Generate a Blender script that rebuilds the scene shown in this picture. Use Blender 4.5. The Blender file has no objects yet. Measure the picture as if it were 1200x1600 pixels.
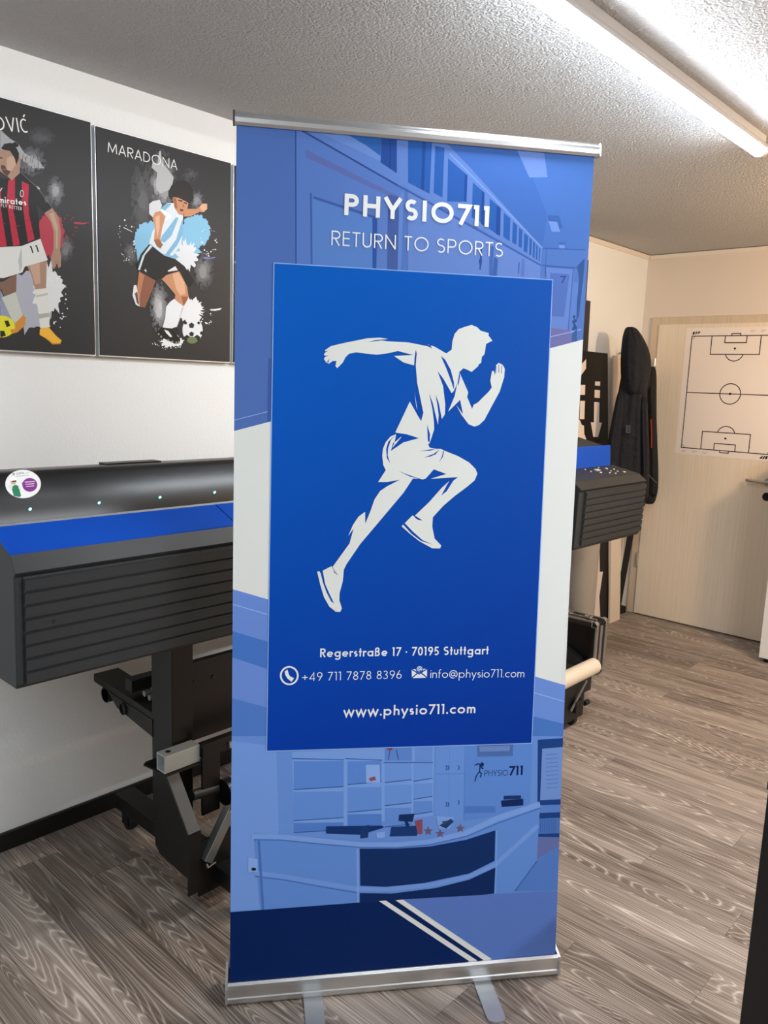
import bpy, bmesh, math, random
from mathutils import Vector, Matrix
from mathutils.geometry import tessellate_polygon

# ------------------------------------------------------------------ camera, world, lights, exposure
S = bpy.context.scene
COL = S.collection
F, YAW, PITCH, ROLL = 1245.97, 0.738782, 0.160757, 0.037057      # focal length in px of a 1200 x 1600 frame
CAM = Vector((2.4834, -5.2651, 1.5427))
_d = Vector((-math.sin(YAW)*math.cos(PITCH), math.cos(YAW)*math.cos(PITCH), -math.sin(PITCH)))
_r0 = Vector((math.cos(YAW), math.sin(YAW), 0)); _u0 = _r0.cross(_d)
_r = math.cos(ROLL)*_r0 + math.sin(ROLL)*_u0
_u = -math.sin(ROLL)*_r0 + math.cos(ROLL)*_u0
cd = bpy.data.cameras.new('camera'); cam = bpy.data.objects.new('camera', cd); COL.objects.link(cam)
cd.sensor_fit = 'AUTO'; cd.sensor_width = 36; cd.lens = F*36/1600; cd.clip_start = .05
m3 = Matrix((_r, _u, -_d)).transposed()
cam.matrix_world = Matrix.Translation(CAM) @ m3.to_4x4()
S.camera = cam
S.view_settings.view_transform = 'Standard'; S.view_settings.look = 'None'
S.view_settings.gamma = 1; S.view_settings.use_curve_mapping = False
S.view_settings.exposure = 0.0
W = bpy.data.worlds.new('world'); S.world = W; W.use_nodes = True
W.node_tree.nodes['Background'].inputs[0].default_value = (.9, .95, 1, 1)
W.node_tree.nodes['Background'].inputs[1].default_value = .05

def area(name, loc, rot, sx, sy, power, color):
    l = bpy.data.lights.new(name, 'AREA'); l.shape = 'RECTANGLE'; l.size = sx; l.size_y = sy
    l.energy = power; l.color = color
    o = bpy.data.objects.new(name, l); COL.objects.link(o); o.location = loc; o.rotation_euler = rot
    return o
TUBE = 100.0                                                       # radiance of the visible ceiling tube
def lamp_point(name, loc, r, power, color):
    l = bpy.data.lights.new(name, 'POINT'); l.shadow_soft_size = r; l.energy = power; l.color = color
    o = bpy.data.objects.new(name, l); COL.objects.link(o); o.location = loc; return o
area('unseen_strip_light', (3.35, -3.3, 2.37), (0, .25, 0), .06, 1.5, 60, (.94, .98, 1.04))       # parallel tube over the right half of the room
area('unseen_strip_light', (2.0, -6.3, 2.30), (0, 1.2, 0), .06, 1.5, 30, (.88, .97, 1.06))         # added fill light behind the camera, tilted at the left wall
lamp_point('warm_ceiling_lamp', (2.2, -1.25, 2.15), .09, 84, (1, .69, .41))                     # warm lamp near the door, outside the frame

# ------------------------------------------------------------------ helpers
def ray(px, py):
    return _d + (px-600)/F*_r - (py-800)/F*_u
def hit(px, py, p0, n):
    v = ray(px, py); n = Vector(n); p0 = Vector(p0)
    return CAM + v*((p0-CAM).dot(n)/v.dot(n))
def onx(px, py, x): return hit(px, py, (x, 0, 0), (1, 0, 0))
def ony(px, py, y): return hit(px, py, (0, y, 0), (0, 1, 0))

def lin(h):
    if isinstance(h, str):
        h = h.lstrip('#'); h = [int(h[i:i+2], 16)/255 for i in (0, 2, 4)]
    return tuple(c/12.92 if c <= .04045 else ((c+.055)/1.055)**2.4 for c in h)
def mat(name, color, rough=.5, metal=0, spec=.5, emit=None, bump=None, noise=None, coat=0):
    m = bpy.data.materials.new(name); m.use_nodes = True
    nt = m.node_tree; b = nt.nodes['Principled BSDF']
    c = lin(color) if isinstance(color, str) else color
    b.inputs['Base Color'].default_value = (*c, 1)
    b.inputs['Roughness'].default_value = rough; b.inputs['Metallic'].default_value = metal
    b.inputs['Specular IOR Level'].default_value = spec
    if coat: b.inputs['Coat Weight'].default_value = coat; b.inputs['Coat Roughness'].default_value = .08
    if emit: b.inputs['Emission Color'].default_value = (*emit[0], 1); b.inputs['Emission Strength'].default_value = emit[1]
    tc = nt.nodes.new('ShaderNodeTexCoord')
    if noise:                                                      # (scale, amount): slight tone variation of the material itself
        n = nt.nodes.new('ShaderNodeTexNoise'); n.inputs['Scale'].default_value = noise[0]; n.inputs['Detail'].default_value = 4
        nt.links.new(tc.outputs['Object'], n.inputs['Vector'])
        mx = nt.nodes.new('ShaderNodeMix'); mx.data_type = 'RGBA'; mx.blend_type = 'MULTIPLY'; mx.inputs[0].default_value = 1
        rp = nt.nodes.new('ShaderNodeMapRange'); rp.inputs[3].default_value = 1-noise[1]; rp.inputs[4].default_value = 1+noise[1]
        nt.links.new(n.outputs[0], rp.inputs[0]); mx.inputs[6].default_value = (*c, 1)
        nt.links.new(rp.outputs[0], mx.inputs[7]); nt.links.new(mx.outputs[2], b.inputs['Base Color'])
    if bump:                                                       # (scale, strength, distance)
        n = nt.nodes.new('ShaderNodeTexNoise'); n.inputs['Scale'].default_value = bump[0]; n.inputs['Detail'].default_value = 3
        nt.links.new(tc.outputs['Object'], n.inputs['Vector'])
        bp = nt.nodes.new('ShaderNodeBump'); bp.inputs['Strength'].default_value = bump[1]; bp.inputs['Distance'].default_value = bump[2]
        nt.links.new(n.outputs[0], bp.inputs['Height']); nt.links.new(bp.outputs[0], b.inputs['Normal'])
    return m

WM = {}
def thing(name, label, cat, loc=(0, 0, 0), rz=0, group=None, kind=None):
    o = bpy.data.objects.new(name, None); COL.objects.link(o); o.empty_display_size = .1
    o.location = loc; o.rotation_euler = (0, 0, rz)
    WM[o.name] = Matrix.Translation(loc) @ Matrix.Rotation(rz, 4, 'Z')
    if kind: o['kind'] = kind
    if label: o['label'] = label
    if cat: o['category'] = cat
    if group: o['group'] = group
    return o
class MB:
    def __init__(s): s.v = []; s.f = []
    def add(s, vs, fs):
        b = len(s.v); s.v += [Vector(q) for q in vs]; s.f += [[b+i for i in f] for f in fs]; return s
    def box(s, x0, x1, y0, y1, z0, z1):
        return s.add([(x, y, z) for z in (z0, z1) for y in (y0, y1) for x in (x0, x1)],
                     [(0, 2, 3, 1), (4, 5, 7, 6), (0, 1, 5, 4), (2, 6, 7, 3), (0, 4, 6, 2), (1, 3, 7, 5)])
    def prism(s, prof, a, d):                                      # profile: list of 3D points, extruded by vector d
        n = len(prof); d = Vector(d); P = [Vector(q) for q in prof]
        cap = [list(t) for t in tessellate_polygon([P])]
        return s.add(P+[q+d for q in P], [[i, (i+1) % n, n+(i+1) % n, n+i] for i in range(n)] + cap + [[n+i for i in reversed(c)] for c in cap])
    def prism_y(s, prof, y0, y1): return s.prism([(x, y0, z) for x, z in prof], 0, (0, y1-y0, 0))
    def prism_x(s, prof, x0, x1): return s.prism([(x0, y, z) for y, z in prof], 0, (x1-x0, 0, 0))
    def prism_z(s, prof, z0, z1): return s.prism([(x, y, z0) for x, y in prof], 0, (0, 0, z1-z0))
    def tube(s, p0, p1, r, n=20, r2=None, inner=None):
        p0, p1 = Vector(p0), Vector(p1); a = (p1-p0).normalized()
        t = a.cross(Vector((0, 0, 1))) if abs(a.z) < .9 else a.cross(Vector((1, 0, 0)))
        t.normalize(); q = a.cross(t); r2 = r if r2 is None else r2
        ring = lambda c, R: [c+(t*math.cos(2*math.pi*i/n)+q*math.sin(2*math.pi*i/n))*R for i in range(n)]
        if inner is None:
            return s.add(ring(p0, r)+ring(p1, r2), [[i, (i+1) % n, n+(i+1) % n, n+i] for i in range(n)]+[list(range(n-1, -1, -1)), list(range(n, 2*n))])
        fs = []
        for i in range(n):
            j = (i+1) % n
            fs += [[i, j, n+j, n+i], [2*n+j, 2*n+i, 3*n+i, 3*n+j], [j, i, 2*n+i, 2*n+j], [n+i, n+j, 3*n+j, 3*n+i]]
        return s.add(ring(p0, r)+ring(p1, r2)+ring(p0, inner)+ring(p1, inner), fs)
    def path(s, pts, r, n=8):
        for a, b in zip(pts, pts[1:]): s.tube(a, b, r, n)
        return s
    def build(s, name, m, parent=None, bevel=0, smooth=False, local=False, subsurf=0):
        me = bpy.data.meshes.new(name)
        M = Matrix() if (local or parent is None) else WM[parent.name].inverted()
        me.from_pydata([M @ q for q in s.v], [], s.f); me.update()
        bm = bmesh.new(); bm.from_mesh(me); bmesh.ops.recalc_face_normals(bm, faces=bm.faces); bm.to_mesh(me); bm.free()
        me.materials.append(m)
        o = bpy.data.objects.new(name, me); COL.objects.link(o)
        if parent is not None: o.parent = parent; WM[o.name] = WM[parent.name]
        else: WM[o.name] = Matrix()
        if bevel:
            b = o.modifiers.new('bevel', 'BEVEL'); b.width = bevel; b.segments = 2; b.limit_method = 'ANGLE'
        if subsurf: o.modifiers.new('sub', 'SUBSURF').render_levels = subsurf
        if smooth:
            for p in me.polygons: p.use_smooth = True
            try: me.set_sharp_from_angle(angle=math.radians(35))
            except Exception: pass
        return o
def struct(o, kind='structure'):
    o['kind'] = kind; return o
def tag(o, label, cat, group=None):
    o['label'] = label; o['category'] = cat
    if group: o['group'] = group
    return o

# ---- a print: flat coloured shapes on one real plane, all in the mesh of the printed panel
PRINTMATS = {}
def print_mat(name, rough=.4, spec=.5):
    m = mat(name, (.8, .8, .8), rough, spec=spec); nt = m.node_tree
    a = nt.nodes.new('ShaderNodeAttribute'); a.attribute_name = 'ink'
    nt.links.new(a.outputs['Color'], nt.nodes['Principled BSDF'].inputs['Base Color'])
    return m
class Print:
    def __init__(s, p0, n, ex, ey, gain=1.0, step=8e-6, lim=None):
        s.lim = lim; s.warp = None
        s.p0 = Vector(p0); s.n = Vector(n).normalized(); s.ex = Vector(ex); s.ey = Vector(ey)
        s.v = []; s.f = []; s.c = []; s.k = 1; s.gain = gain; s.step = step
    def uv(s, px, py):
        q = hit(px, py, s.p0, s.n)-s.p0; return (q.dot(s.ex), q.dot(s.ey))
    def col(s, c):
        return tuple(min(1, x*s.gain) for x in lin(c))
    def tris(s, uvs, fs, c):
        o = s.p0 + s.n*s.k*s.step
        for f in fs:                                               # ink ends at the edge of the panel
            q = [uvs[i] for i in f]
            if s.lim:
                for ax, sg, k in ((0, 1, s.lim[0]), (0, -1, -s.lim[1]), (1, 1, s.lim[2]), (1, -1, -s.lim[3])):
                    r = []
                    for a, e in zip(q, q[1:]+q[:1]):
                        da, de = a[ax]*sg-k, e[ax]*sg-k
                        if da >= 0: r.append(a)
                        if da*de < 0: t = da/(da-de); r.append((a[0]+(e[0]-a[0])*t, a[1]+(e[1]-a[1])*t))
                    q = r
                    if not q: break
            if len(q) < 3: continue
            b = len(s.v); s.v += [o+s.ex*u+s.ey*v for u, v in q]
            s.f.append(list(range(b, b+len(q)))); s.c.append(s.col(c))
    def polyuv(s, uvs, c):
        t = tessellate_polygon([[Vector((u, v, 0)) for u, v in uvs]])
        s.tris(uvs, [list(x) for x in t], c); s.k += 1
    def poly(s, pts, c, z=None):
        if z: pts = [(z[0]+x/z[2], z[1]+y/z[2]) for x, y in pts]
        s.polyuv([s.uv(*p) for p in pts], c)
    def line(s, pts, w, c, z=None, closed=False, uv=False):
        if z: pts = [(z[0]+x/z[2], z[1]+y/z[2]) for x, y in pts]
        q = pts if uv else [s.uv(*p) for p in pts]
        V, Fc = stroke(q, w, closed); s.tris(V, Fc, c); s.k += 1
    def splat(s, cx, cy, rx, ry, c, seed, spike=.3, n=40, z=None):
        R = random.Random(seed); pts = []
        for i in range(n):
            a = 2*math.pi*i/n; k = 1+R.uniform(-spike, spike)*(1 if i % 2 else .5)
            pts.append((cx+rx*k*math.cos(a), cy+ry*k*math.sin(a)))
        s.poly(pts, c, z)
    def drops(s, cx, cy, rx, ry, c, seed, n, r=1.0, z=None):
        R = random.Random(seed)
        for i in range(n):
            a = R.uniform(0, 6.28); k = R.uniform(.8, 1.25); q = r*R.uniform(.4, 1.3)
            x, y = cx+rx*k*math.cos(a), cy+ry*k*math.sin(a)
            s.poly([(x+q*math.cos(t), y+q*math.sin(t)*R.uniform(.7, 1.3)) for t in (0, 1.2, 2.4, 3.6, 5)], c, z); s.k -= .7
    def grad(s, q, cs, nu=8, nv=14):                               # four-cornered field with a colour gradient
        C = [Vector(s.col(c)) for c in cs]; Q = [Vector((*s.uv(*p), 0)) for p in q]; o = s.p0+s.n*s.k*s.step
        bl = lambda A, a, b: (A[0]*(1-a)+A[1]*a)*(1-b)+(A[3]*(1-a)+A[2]*a)*b
        for j in range(nv):
            for i in range(nu):
                b0 = len(s.v); cc = []
                for di, dj in ((0, 0), (1, 0), (1, 1), (0, 1)):
                    w = bl(Q, (i+di)/nu, (j+dj)/nv); s.v.append(o+s.ex*w.x+s.ey*w.y); cc.append(tuple(bl(C, (i+di)/nu, (j+dj)/nv)))
                s.f.append([b0, b0+1, b0+2, b0+3]); s.c.append(cc)
        s.k += 1
    def circ(s, cx, cy, rx, ry, c, z=None, n=36, a0=0):
        s.poly([(cx+rx*math.cos(a0+2*math.pi*i/n), cy+ry*math.sin(a0+2*math.pi*i/n)) for i in range(n)], c, z)
    def text(s, string, a, b, top, w, c, z=None, track=.12, shear=0, sty=None):
        if z: a, b, top = [(z[0]+x/z[2], z[1]+y/z[2]) for x, y in (a, b, top)]
        A, B, T = [Vector(s.uv(*q)) for q in (a, b, top)]
        e = (B-A); L = e.length; e.normalize(); up = Vector((-e.y, e.x))
        if up.dot(T-A) < 0: up = -up
        H = abs((T-A).dot(up)); G = glyphs(w); x = 0; items = []
        for i, ch in enumerate(string):
            st, adv = G[ch]; items.append((x, st)); x += adv+(track if i < len(string)-1 else 0)
        k = L/x
        for x0, st in items:
            for p in st:
                cl = isinstance(p, tuple); pts = p[0] if cl else p
                V, Fc = stroke([(q[0]*k/H+x0*k/H+shear*q[1], q[1]) for q in pts], w, cl)
                s.tris([tuple(A+e*vx*H+up*vy*H) for vx, vy in V], Fc, c); s.k += .35
        s.k += 1
    def merge(s, mb_v, mb_f, base):                                # board faces first, then the ink
        return mb_v+s.v
    def build(s, name, m, parent, board=None, base='#ffffff', local=False):
        bv = board.v if board else []; bf = board.f if board else []
        M = Matrix() if local or parent is None else WM[parent.name].inverted()
        if local: M = local
        if s.warp: bv, s.v = [s.warp(q) for q in bv], [s.warp(q) for q in s.v]
        V = [M @ q for q in bv+s.v]; Fs = bf+[[len(bv)+i for i in f] for f in s.f]
        me = bpy.data.meshes.new(name); me.from_pydata(V, [], Fs); me.update()
        at = me.attributes.new('ink', 'FLOAT_COLOR', 'CORNER'); i = 0
        cols = [s.col(base)]*len(bf)+s.c
        for p in me.polygons:
            cc = cols[p.index]
            for q_, li in enumerate(p.loop_indices): at.data[li].color = (*(cc[q_] if isinstance(cc, list) else cc), 1)
        me.materials.append(m)
        o = bpy.data.objects.new(name, me); COL.objects.link(o)
        if parent is not None: o.parent = parent; WM[o.name] = WM[parent.name]
        else: WM[o.name] = Matrix()
        return o

def stroke(pts, w, closed=False):
    P = [Vector((p[0], p[1])) for p in pts]; n = len(P); h = w/2; V = []; Fc = []
    segs = []
    for i in range(n if closed else n-1):
        d = (P[(i+1) % n]-P[i])
        segs.append(d.normalized() if d.length > 1e-9 else Vector((1, 0)))
    for i in range(n):
        d0 = segs[i-1] if (i > 0 or closed) else segs[0]
        d1 = segs[i % len(segs)] if (i < n-1 or closed) else segs[-1]
        n0 = Vector((-d0.y, d0.x)); n1 = Vector((-d1.y, d1.x)); m = n0+n1
        if m.length < 1e-6: m = n0
        m.normalize(); k = h/max(.38, m.dot(n0))
        V += [tuple(P[i]+m*k), tuple(P[i]-m*k)]
    for i in range(n if closed else n-1):
        j = (i+1) % n; Fc.append([2*i, 2*i+1, 2*j+1, 2*j])
    return V, Fc

def arc(cx, cy, rx, ry, a0, a1, n=16):
    return [(cx+rx*math.cos(math.radians(a0+(a1-a0)*i/n)), cy+ry*math.sin(math.radians(a0+(a1-a0)*i/n))) for i in range(n+1)]
def ring(cx, cy, rx, ry, n=28): return (arc(cx, cy, rx, ry, 0, 360, n)[:-1],)
_gc = {}
def glyphs(w):                                                     # geometric sans drawn as strokes; capital height 1
    if w in _gc: return _gc[w]
    h = w/2; X = .64; G = {}
    bowl = lambda x, y0, y1, r: [(x, y1-h)]+arc(r, (y0+y1)/2, r*.9-h, (y1-y0)/2-h, 90, -90)+[(x, y0+h)]
    sshape = lambda a, b: arc(a/2, b*.5+(b*.5-h)/2, a/2-h, (b*.5-h)/2, 40, 270, 18)+arc(a/2, h+(b*.5-h)/2, a/2-h, (b*.5-h)/2, 90, -140, 18)[1:]
    V = lambda x, y0=0, y1=1: [(x, y0), (x, y1)]
    G[' '] = ([], .24)
    G['P'] = ([V(h), bowl(h, .40, 1, .31)], .58)
    G['R'] = ([V(h), bowl(h, .44, 1, .30), [(.25, .46), (.5, 0)]], .56)
    G['B'] = ([V(h), bowl(h, .48, 1, .28), bowl(h, 0, .54, .31)], .58)
    G['D'] = ([V(h), [(h, 1-h), (.25, 1-h)]+arc(.25, .5, .42-h, .5-h, 90, -90)+[(h, h)]], .68)
    G['H'] = ([V(h), V(.7-h), [(h, .52), (.7-h, .52)]], .7)
    G['Y'] = ([[(.33, 0), (.33, .44)], [(.03, 1), (.33, .42)], [(.63, 1), (.33, .42)]], .66)
    G['S'] = ([sshape(.54, 1)], .54)
    G['I'] = ([V(h)], w)
    G['O'] = ([ring(.47, .5, .47-h, .5-h)], .94)
    G['C'] = ([arc(.45, .5, .45-h, .5-h, 45, 315, 24)], .74)
    G['G'] = ([arc(.46, .5, .46-h, .5-h, 45, 360, 24)+[(.5, .5)]], .92)
    G['Ć'] = ([arc(.34, .5, .34-h, .5-h, 55, 305, 24), [(.36, 1.12), (.5, 1.3)]], .6)
    G['7'] = ([[(0, 1-h), (.46, 1-h), (.12, 0)]], .5)
    G['1'] = ([V(.24-h), [(0, 1-h), (.22-h, 1-h)]], .27)
    G['E'] = ([V(h), [(0, 1-h), (.45, 1-h)], [(0, .52), (.43, .52)], [(0, h), (.45, h)]], .46)
    G['F'] = ([V(h), [(0, 1-h), (.45, 1-h)], [(0, .5), (.42, .5)]], .45)
    G['L'] = ([V(h), [(0, h), (.42, h)]], .42)
    G['T'] = ([V(.25), [(0, 1-h), (.5, 1-h)]], .5)
    G['U'] = ([[(h, 1), (h, .3)]+arc(.29, .3, .29-h, .3-h, 180, 360)+[(.58-h, 1)]], .58)
    G['N'] = ([V(h), V(.7-h), [(h*.8, 1-h*.5), (.7-h*.8, h*.5)]], .7)
    G['M'] = ([[(h, 0), (h+.05, 1-h)], [(.86-h, 0), (.81-h, 1-h)], [(h+.05, 1-h*.6), (.43, .12), (.81-h, 1-h*.6)]], .86)
    G['A'] = ([[(.03, 0), (.34, 1)], [(.65, 0), (.34, 1)], [(.14, .31), (.54, .31)]], .68)
    G['V'] = ([[(.03, 1), (.33, 0)], [(.63, 1), (.33, 0)]], .66)
    c = .32
    o = ring(c, c, c-h, c-h)
    G['o'] = ([o], .64)
    G['a'] = ([o, V(.64-h, 0, X)], .66)
    G['e'] = ([arc(c, c, c-h, c-h, 360, 40, 1)[:1]+arc(c, c, c-h, c-h, 0, 315, 24)[1:], [(h, c), (.64-h, c)]], .63)
    G['c'] = ([arc(c, c, c-h, c-h, 50, 310, 22)], .5)
    G['p'] = ([o, V(h, -.34, X)], .66)
    G['g'] = ([o, [(.64-h, X), (.64-h, -.08)]+arc(c, -.08, c-h, .26-h, 0, -150, 14)[1:]], .66)
    G['r'] = ([V(h, 0, X), arc(.27, .37, .27-h, .27-h, 180, 60, 8)], .32)
    G['s'] = ([sshape(.38, X)], .38)
    G['t'] = ([V(.14, 0, .95), [(0, X-h), (.28, X-h)]], .28)
    G['ß'] = ([[(h, 0), (h, .78)]+arc(.24, .78, .24-h, .24-h, 180, 0, 12)+arc(.26, .6, .2-h, .14, 60, -60, 4)[2:3]+[(.22, .56)]+arc(.26, .29, .26-h, .28-h, 70, -120, 14)], .54)
    G['u'] = ([[(h, X), (h, .24)]+arc(.25, .25, .25-h, .25-h, 180, 360)+[(.5-h, X)]], .5)
    G['i'] = ([V(h, 0, X), V(h, .8, .8+w*1.1)], w)
    G['n'] = ([V(h, 0, X), [(h, .36)]+arc(.25, .38, .25-h, .26-h, 180, 0)+[(.5-h, 0)]], .5)
    G['h'] = ([V(h, 0, 1.04), [(h, .36)]+arc(.25, .38, .25-h, .26-h, 180, 0)+[(.5-h, 0)]], .5)
    G['m'] = ([V(h, 0, X), [(h, .4)]+arc(.22, .4, .22-h, .24-h, 180, 0)+[(.44-h, 0)], [(.44-h, .4)]+arc(.66-w, .4, .22-h, .24-h, 180, 0)+[(.88-w-h, 0)]], .88-w)
    G['f'] = ([[(.13, 0), (.13, .84)]+arc(.3, .84, .17, .2-h, 180, 80, 8), [(0, X-h), (.28, X-h)]], .32)
    G['y'] = ([[(.03, X), (.26, .02)], [(.5, X), (.14, -.34)]], .52)
    G['w'] = ([[(.03, X), (.22, .02), (.41, X*.92), (.6, .02), (.79, X)]], .82)
    G['.'] = ([V(h, 0, w*1.1)], w)
    G['·'] = ([V(h, .34, .34+w*1.1)], w)
    G['@'] = ([arc(.46, .42, .46-h, .5-h, -50, 290, 30), ring(.42, .42, .2-h*.5, .22-h*.5), [(.64, .64), (.6, .32)]+arc(.7, .32, .1, .1, 180, 300, 6)], .94)
    G['+'] = ([[(.02, .42), (.56, .42)], V(.29, .15, .69)], .58)
    G['0'] = ([ring(.27, .5, .27-h, .5-h)], .54)
    G['9'] = ([ring(.27, .7, .27-h, .3-h), [(.52-h*.4, .6), (.2, 0)]], .54)
    G['6'] = ([ring(.27, .3, .27-h, .3-h), [(.02+h*.4, .4), (.34, 1)]], .54)
    G['8'] = ([ring(.26, .75, .22-h, .25-h), ring(.26, .27, .26-h, .27-h)], .52)
    G['3'] = ([arc(.22, .75, .22-h, .25-h, 150, -90, 14), arc(.22, .27, .26-h, .27-h, 90, -150, 14)], .5)
    G['5'] = ([[(.44, 1-h), (.14, 1-h), (.09, .52)]+arc(.22, .32, .27-h, .32-h, 120, -140, 16)], .5)
    G['4'] = ([[(.44, 0), (.44, .95), (.04, .25), (.58, .25)]], .6)
    _gc[w] = G; return G

# ------------------------------------------------------------------ materials
def floor_mat():
    m = bpy.data.materials.new('grey_oak_planks'); m.use_nodes = True; nt = m.node_tree; b = nt.nodes['Principled BSDF']
    N = lambda t: nt.nodes.new(t); L = nt.links.new
    def M(op, a, c=None, d=None):
        n = N('ShaderNodeMath'); n.operation = op
        for i, q in enumerate((a, c, d)):
            if q is None: continue
            if isinstance(q, (int, float)): n.inputs[i].default_value = q
            else: L(q, n.inputs[i])
        return n.outputs[0]
    g = N('ShaderNodeNewGeometry'); sp = N('ShaderNodeSeparateXYZ'); L(g.outputs['Position'], sp.inputs[0])
    x, y = sp.outputs[0], sp.outputs[1]
    PW, PL = .165, 1.22
    rowf = M('DIVIDE', M('ADD', y, 20.03), PW); row = M('FLOOR', rowf); fy = M('FRACT', rowf)
    wr = N('ShaderNodeTexWhiteNoise'); wr.noise_dimensions = '1D'; L(row, wr.inputs['W'])
    colf = M('ADD', M('DIVIDE', M('ADD', x, 20), PL), wr.outputs['Value']); colm = M('FLOOR', colf); fx = M('FRACT', colf)
    cid = N('ShaderNodeCombineXYZ'); L(row, cid.inputs[0]); L(colm, cid.inputs[1])
    wn = N('ShaderNodeTexWhiteNoise'); wn.noise_dimensions = '3D'; L(cid.outputs[0], wn.inputs['Vector'])
    rid = wn.outputs['Value']
    gc = N('ShaderNodeCombineXYZ'); L(M('MULTIPLY', x, .5), gc.inputs[0]); L(M('MULTIPLY', y, 6.0), gc.inputs[1]); L(M('MULTIPLY', rid, 37), gc.inputs[2])
    n1 = N('ShaderNodeTexNoise'); n1.inputs['Scale'].default_value = 1.5; n1.inputs['Detail'].default_value = 1.2; n1.inputs['Roughness'].default_value = .35
    L(gc.outputs[0], n1.inputs['Vector'])
    gc3 = N('ShaderNodeCombineXYZ'); L(M('MULTIPLY', x, 9), gc3.inputs[0]); L(M('MULTIPLY', y, 60), gc3.inputs[1]); L(M('MULTIPLY', rid, 11), gc3.inputs[2])
    n3 = N('ShaderNodeTexNoise'); n3.inputs['Scale'].default_value = 1; n3.inputs['Detail'].default_value = 3; L(gc3.outputs[0], n3.inputs['Vector'])
    ph = M('ADD', M('MULTIPLY', n1.outputs[0], 54), M('MULTIPLY', n3.outputs[0], .55))
    w = M('FRACT', ph)                                             # annual rings: a sharp light vein, fading into dark wood
    vein = M('POWER', M('SUBTRACT', 1, M('ABSOLUTE', M('SUBTRACT', M('MULTIPLY', w, 2), 1))), 4.2)
    gc2 = N('ShaderNodeCombineXYZ'); L(M('MULTIPLY', x, 2.2), gc2.inputs[0]); L(M('MULTIPLY', y, 110), gc2.inputs[1]); L(M('MULTIPLY', rid, 91), gc2.inputs[2])
    n2 = N('ShaderNodeTexNoise'); n2.inputs['Scale'].default_value = 1.6; n2.inputs['Detail'].default_value = 3; L(gc2.outputs[0], n2.inputs['Vector'])
    gc4 = N('ShaderNodeCombineXYZ'); L(M('MULTIPLY', x, 1.1), gc4.inputs[0]); L(M('MULTIPLY', y, 9), gc4.inputs[1]); L(M('MULTIPLY', rid, 53), gc4.inputs[2])
    n4 = N('ShaderNodeTexNoise'); n4.inputs['Scale'].default_value = 1.3; n4.inputs['Detail'].default_value = 2; L(gc4.outputs[0], n4.inputs['Vector'])
    base = N('ShaderNodeMix'); base.data_type = 'RGBA'
    base.inputs[6].default_value = (*lin('#5c5048'), 1); base.inputs[7].default_value = (*lin('#a89a8e'), 1)
    f = M('ADD', M('MULTIPLY', M('SUBTRACT', n4.outputs[0], .5), 1.1), M('ADD', .36, M('MULTIPLY', M('SUBTRACT', rid, .5), .35)))
    f = M('ADD', f, M('MULTIPLY', M('SUBTRACT', n2.outputs[0], .5), 1.7))
    cl = N('ShaderNodeClamp'); L(f, cl.inputs[0]); L(cl.outputs[0], base.inputs[0])
    vm = N('ShaderNodeMix'); vm.data_type = 'RGBA'; vm.inputs[7].default_value = (*lin('#d2c6ba'), 1)
    msk = N('ShaderNodeMapRange'); msk.inputs[1].default_value = .38; msk.inputs[2].default_value = .62; L(n4.outputs[0], msk.inputs[0])
    L(M('MULTIPLY', vein, M('MULTIPLY', M('ADD', .42, M('MULTIPLY', msk.outputs[0], .5)), M('ADD', .45, n2.outputs[0]))), vm.inputs[0]); L(base.outputs[2], vm.inputs[6])
    ex = M('LESS_THAN', M('MULTIPLY', fx, PL), .0016); ey = M('LESS_THAN', M('MULTIPLY', fy, PW), .0013)
    seam = M('MULTIPLY', M('MAXIMUM', ex, ey), .55)
    sm = N('ShaderNodeMix'); sm.data_type = 'RGBA'; sm.inputs[7].default_value = (*lin('#3a322d'), 1)
    L(seam, sm.inputs[0]); L(vm.outputs[2], sm.inputs[6]); L(sm.outputs[2], b.inputs['Base Color'])
    b.inputs['Roughness'].default_value = .46; b.inputs['Specular IOR Level'].default_value = .35
    bp = N('ShaderNodeBump'); bp.inputs['Strength'].default_value = .25; bp.inputs['Distance'].default_value = .001
    L(M('SUBTRACT', M('MULTIPLY', vein, .6), seam), bp.inputs['Height']); L(bp.outputs[0], b.inputs['Normal'])
    return m
def ceiling_mat():
    m = mat('rough_plaster_ceiling', (.50, .50, .50), .55, spec=.4); nt = m.node_tree; b = nt.nodes['Principled BSDF']
    N = nt.nodes.new; L = nt.links.new
    tc = N('ShaderNodeNewGeometry')
    v = N('ShaderNodeTexVoronoi'); v.inputs['Scale'].default_value = 112; v.feature = 'SMOOTH_F1'; v.inputs['Smoothness'].default_value = .6
    n = N('ShaderNodeTexNoise'); n.inputs['Scale'].default_value = 190; n.inputs['Detail'].default_value = 3
    n0 = N('ShaderNodeTexNoise'); n0.inputs['Scale'].default_value = 40; n0.inputs['Detail'].default_value = 2
    mp = N('ShaderNodeVectorMath'); mp.operation = 'ADD'
    L(tc.outputs['Position'], n0.inputs['Vector'])
    sc = N('ShaderNodeVectorMath'); sc.operation = 'SCALE'; sc.inputs['Scale'].default_value = .02; L(n0.outputs['Color'], sc.inputs[0])
    L(tc.outputs['Position'], mp.inputs[0]); L(sc.outputs[0], mp.inputs[1])
    L(mp.outputs[0], v.inputs['Vector']); L(tc.outputs['Position'], n.inputs['Vector'])
    a = N('ShaderNodeMath'); a.operation = 'MULTIPLY_ADD'; L(v.outputs['Distance'], a.inputs[0]); a.inputs[1].default_value = -.9; L(n.outputs[0], a.inputs[2])
    bp = N('ShaderNodeBump'); bp.inputs['Strength'].default_value = .75; bp.inputs['Distance'].default_value = .0085
    L(a.outputs[0], bp.inputs['Height']); L(bp.outputs[0], b.inputs['Normal'])
    return m
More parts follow.
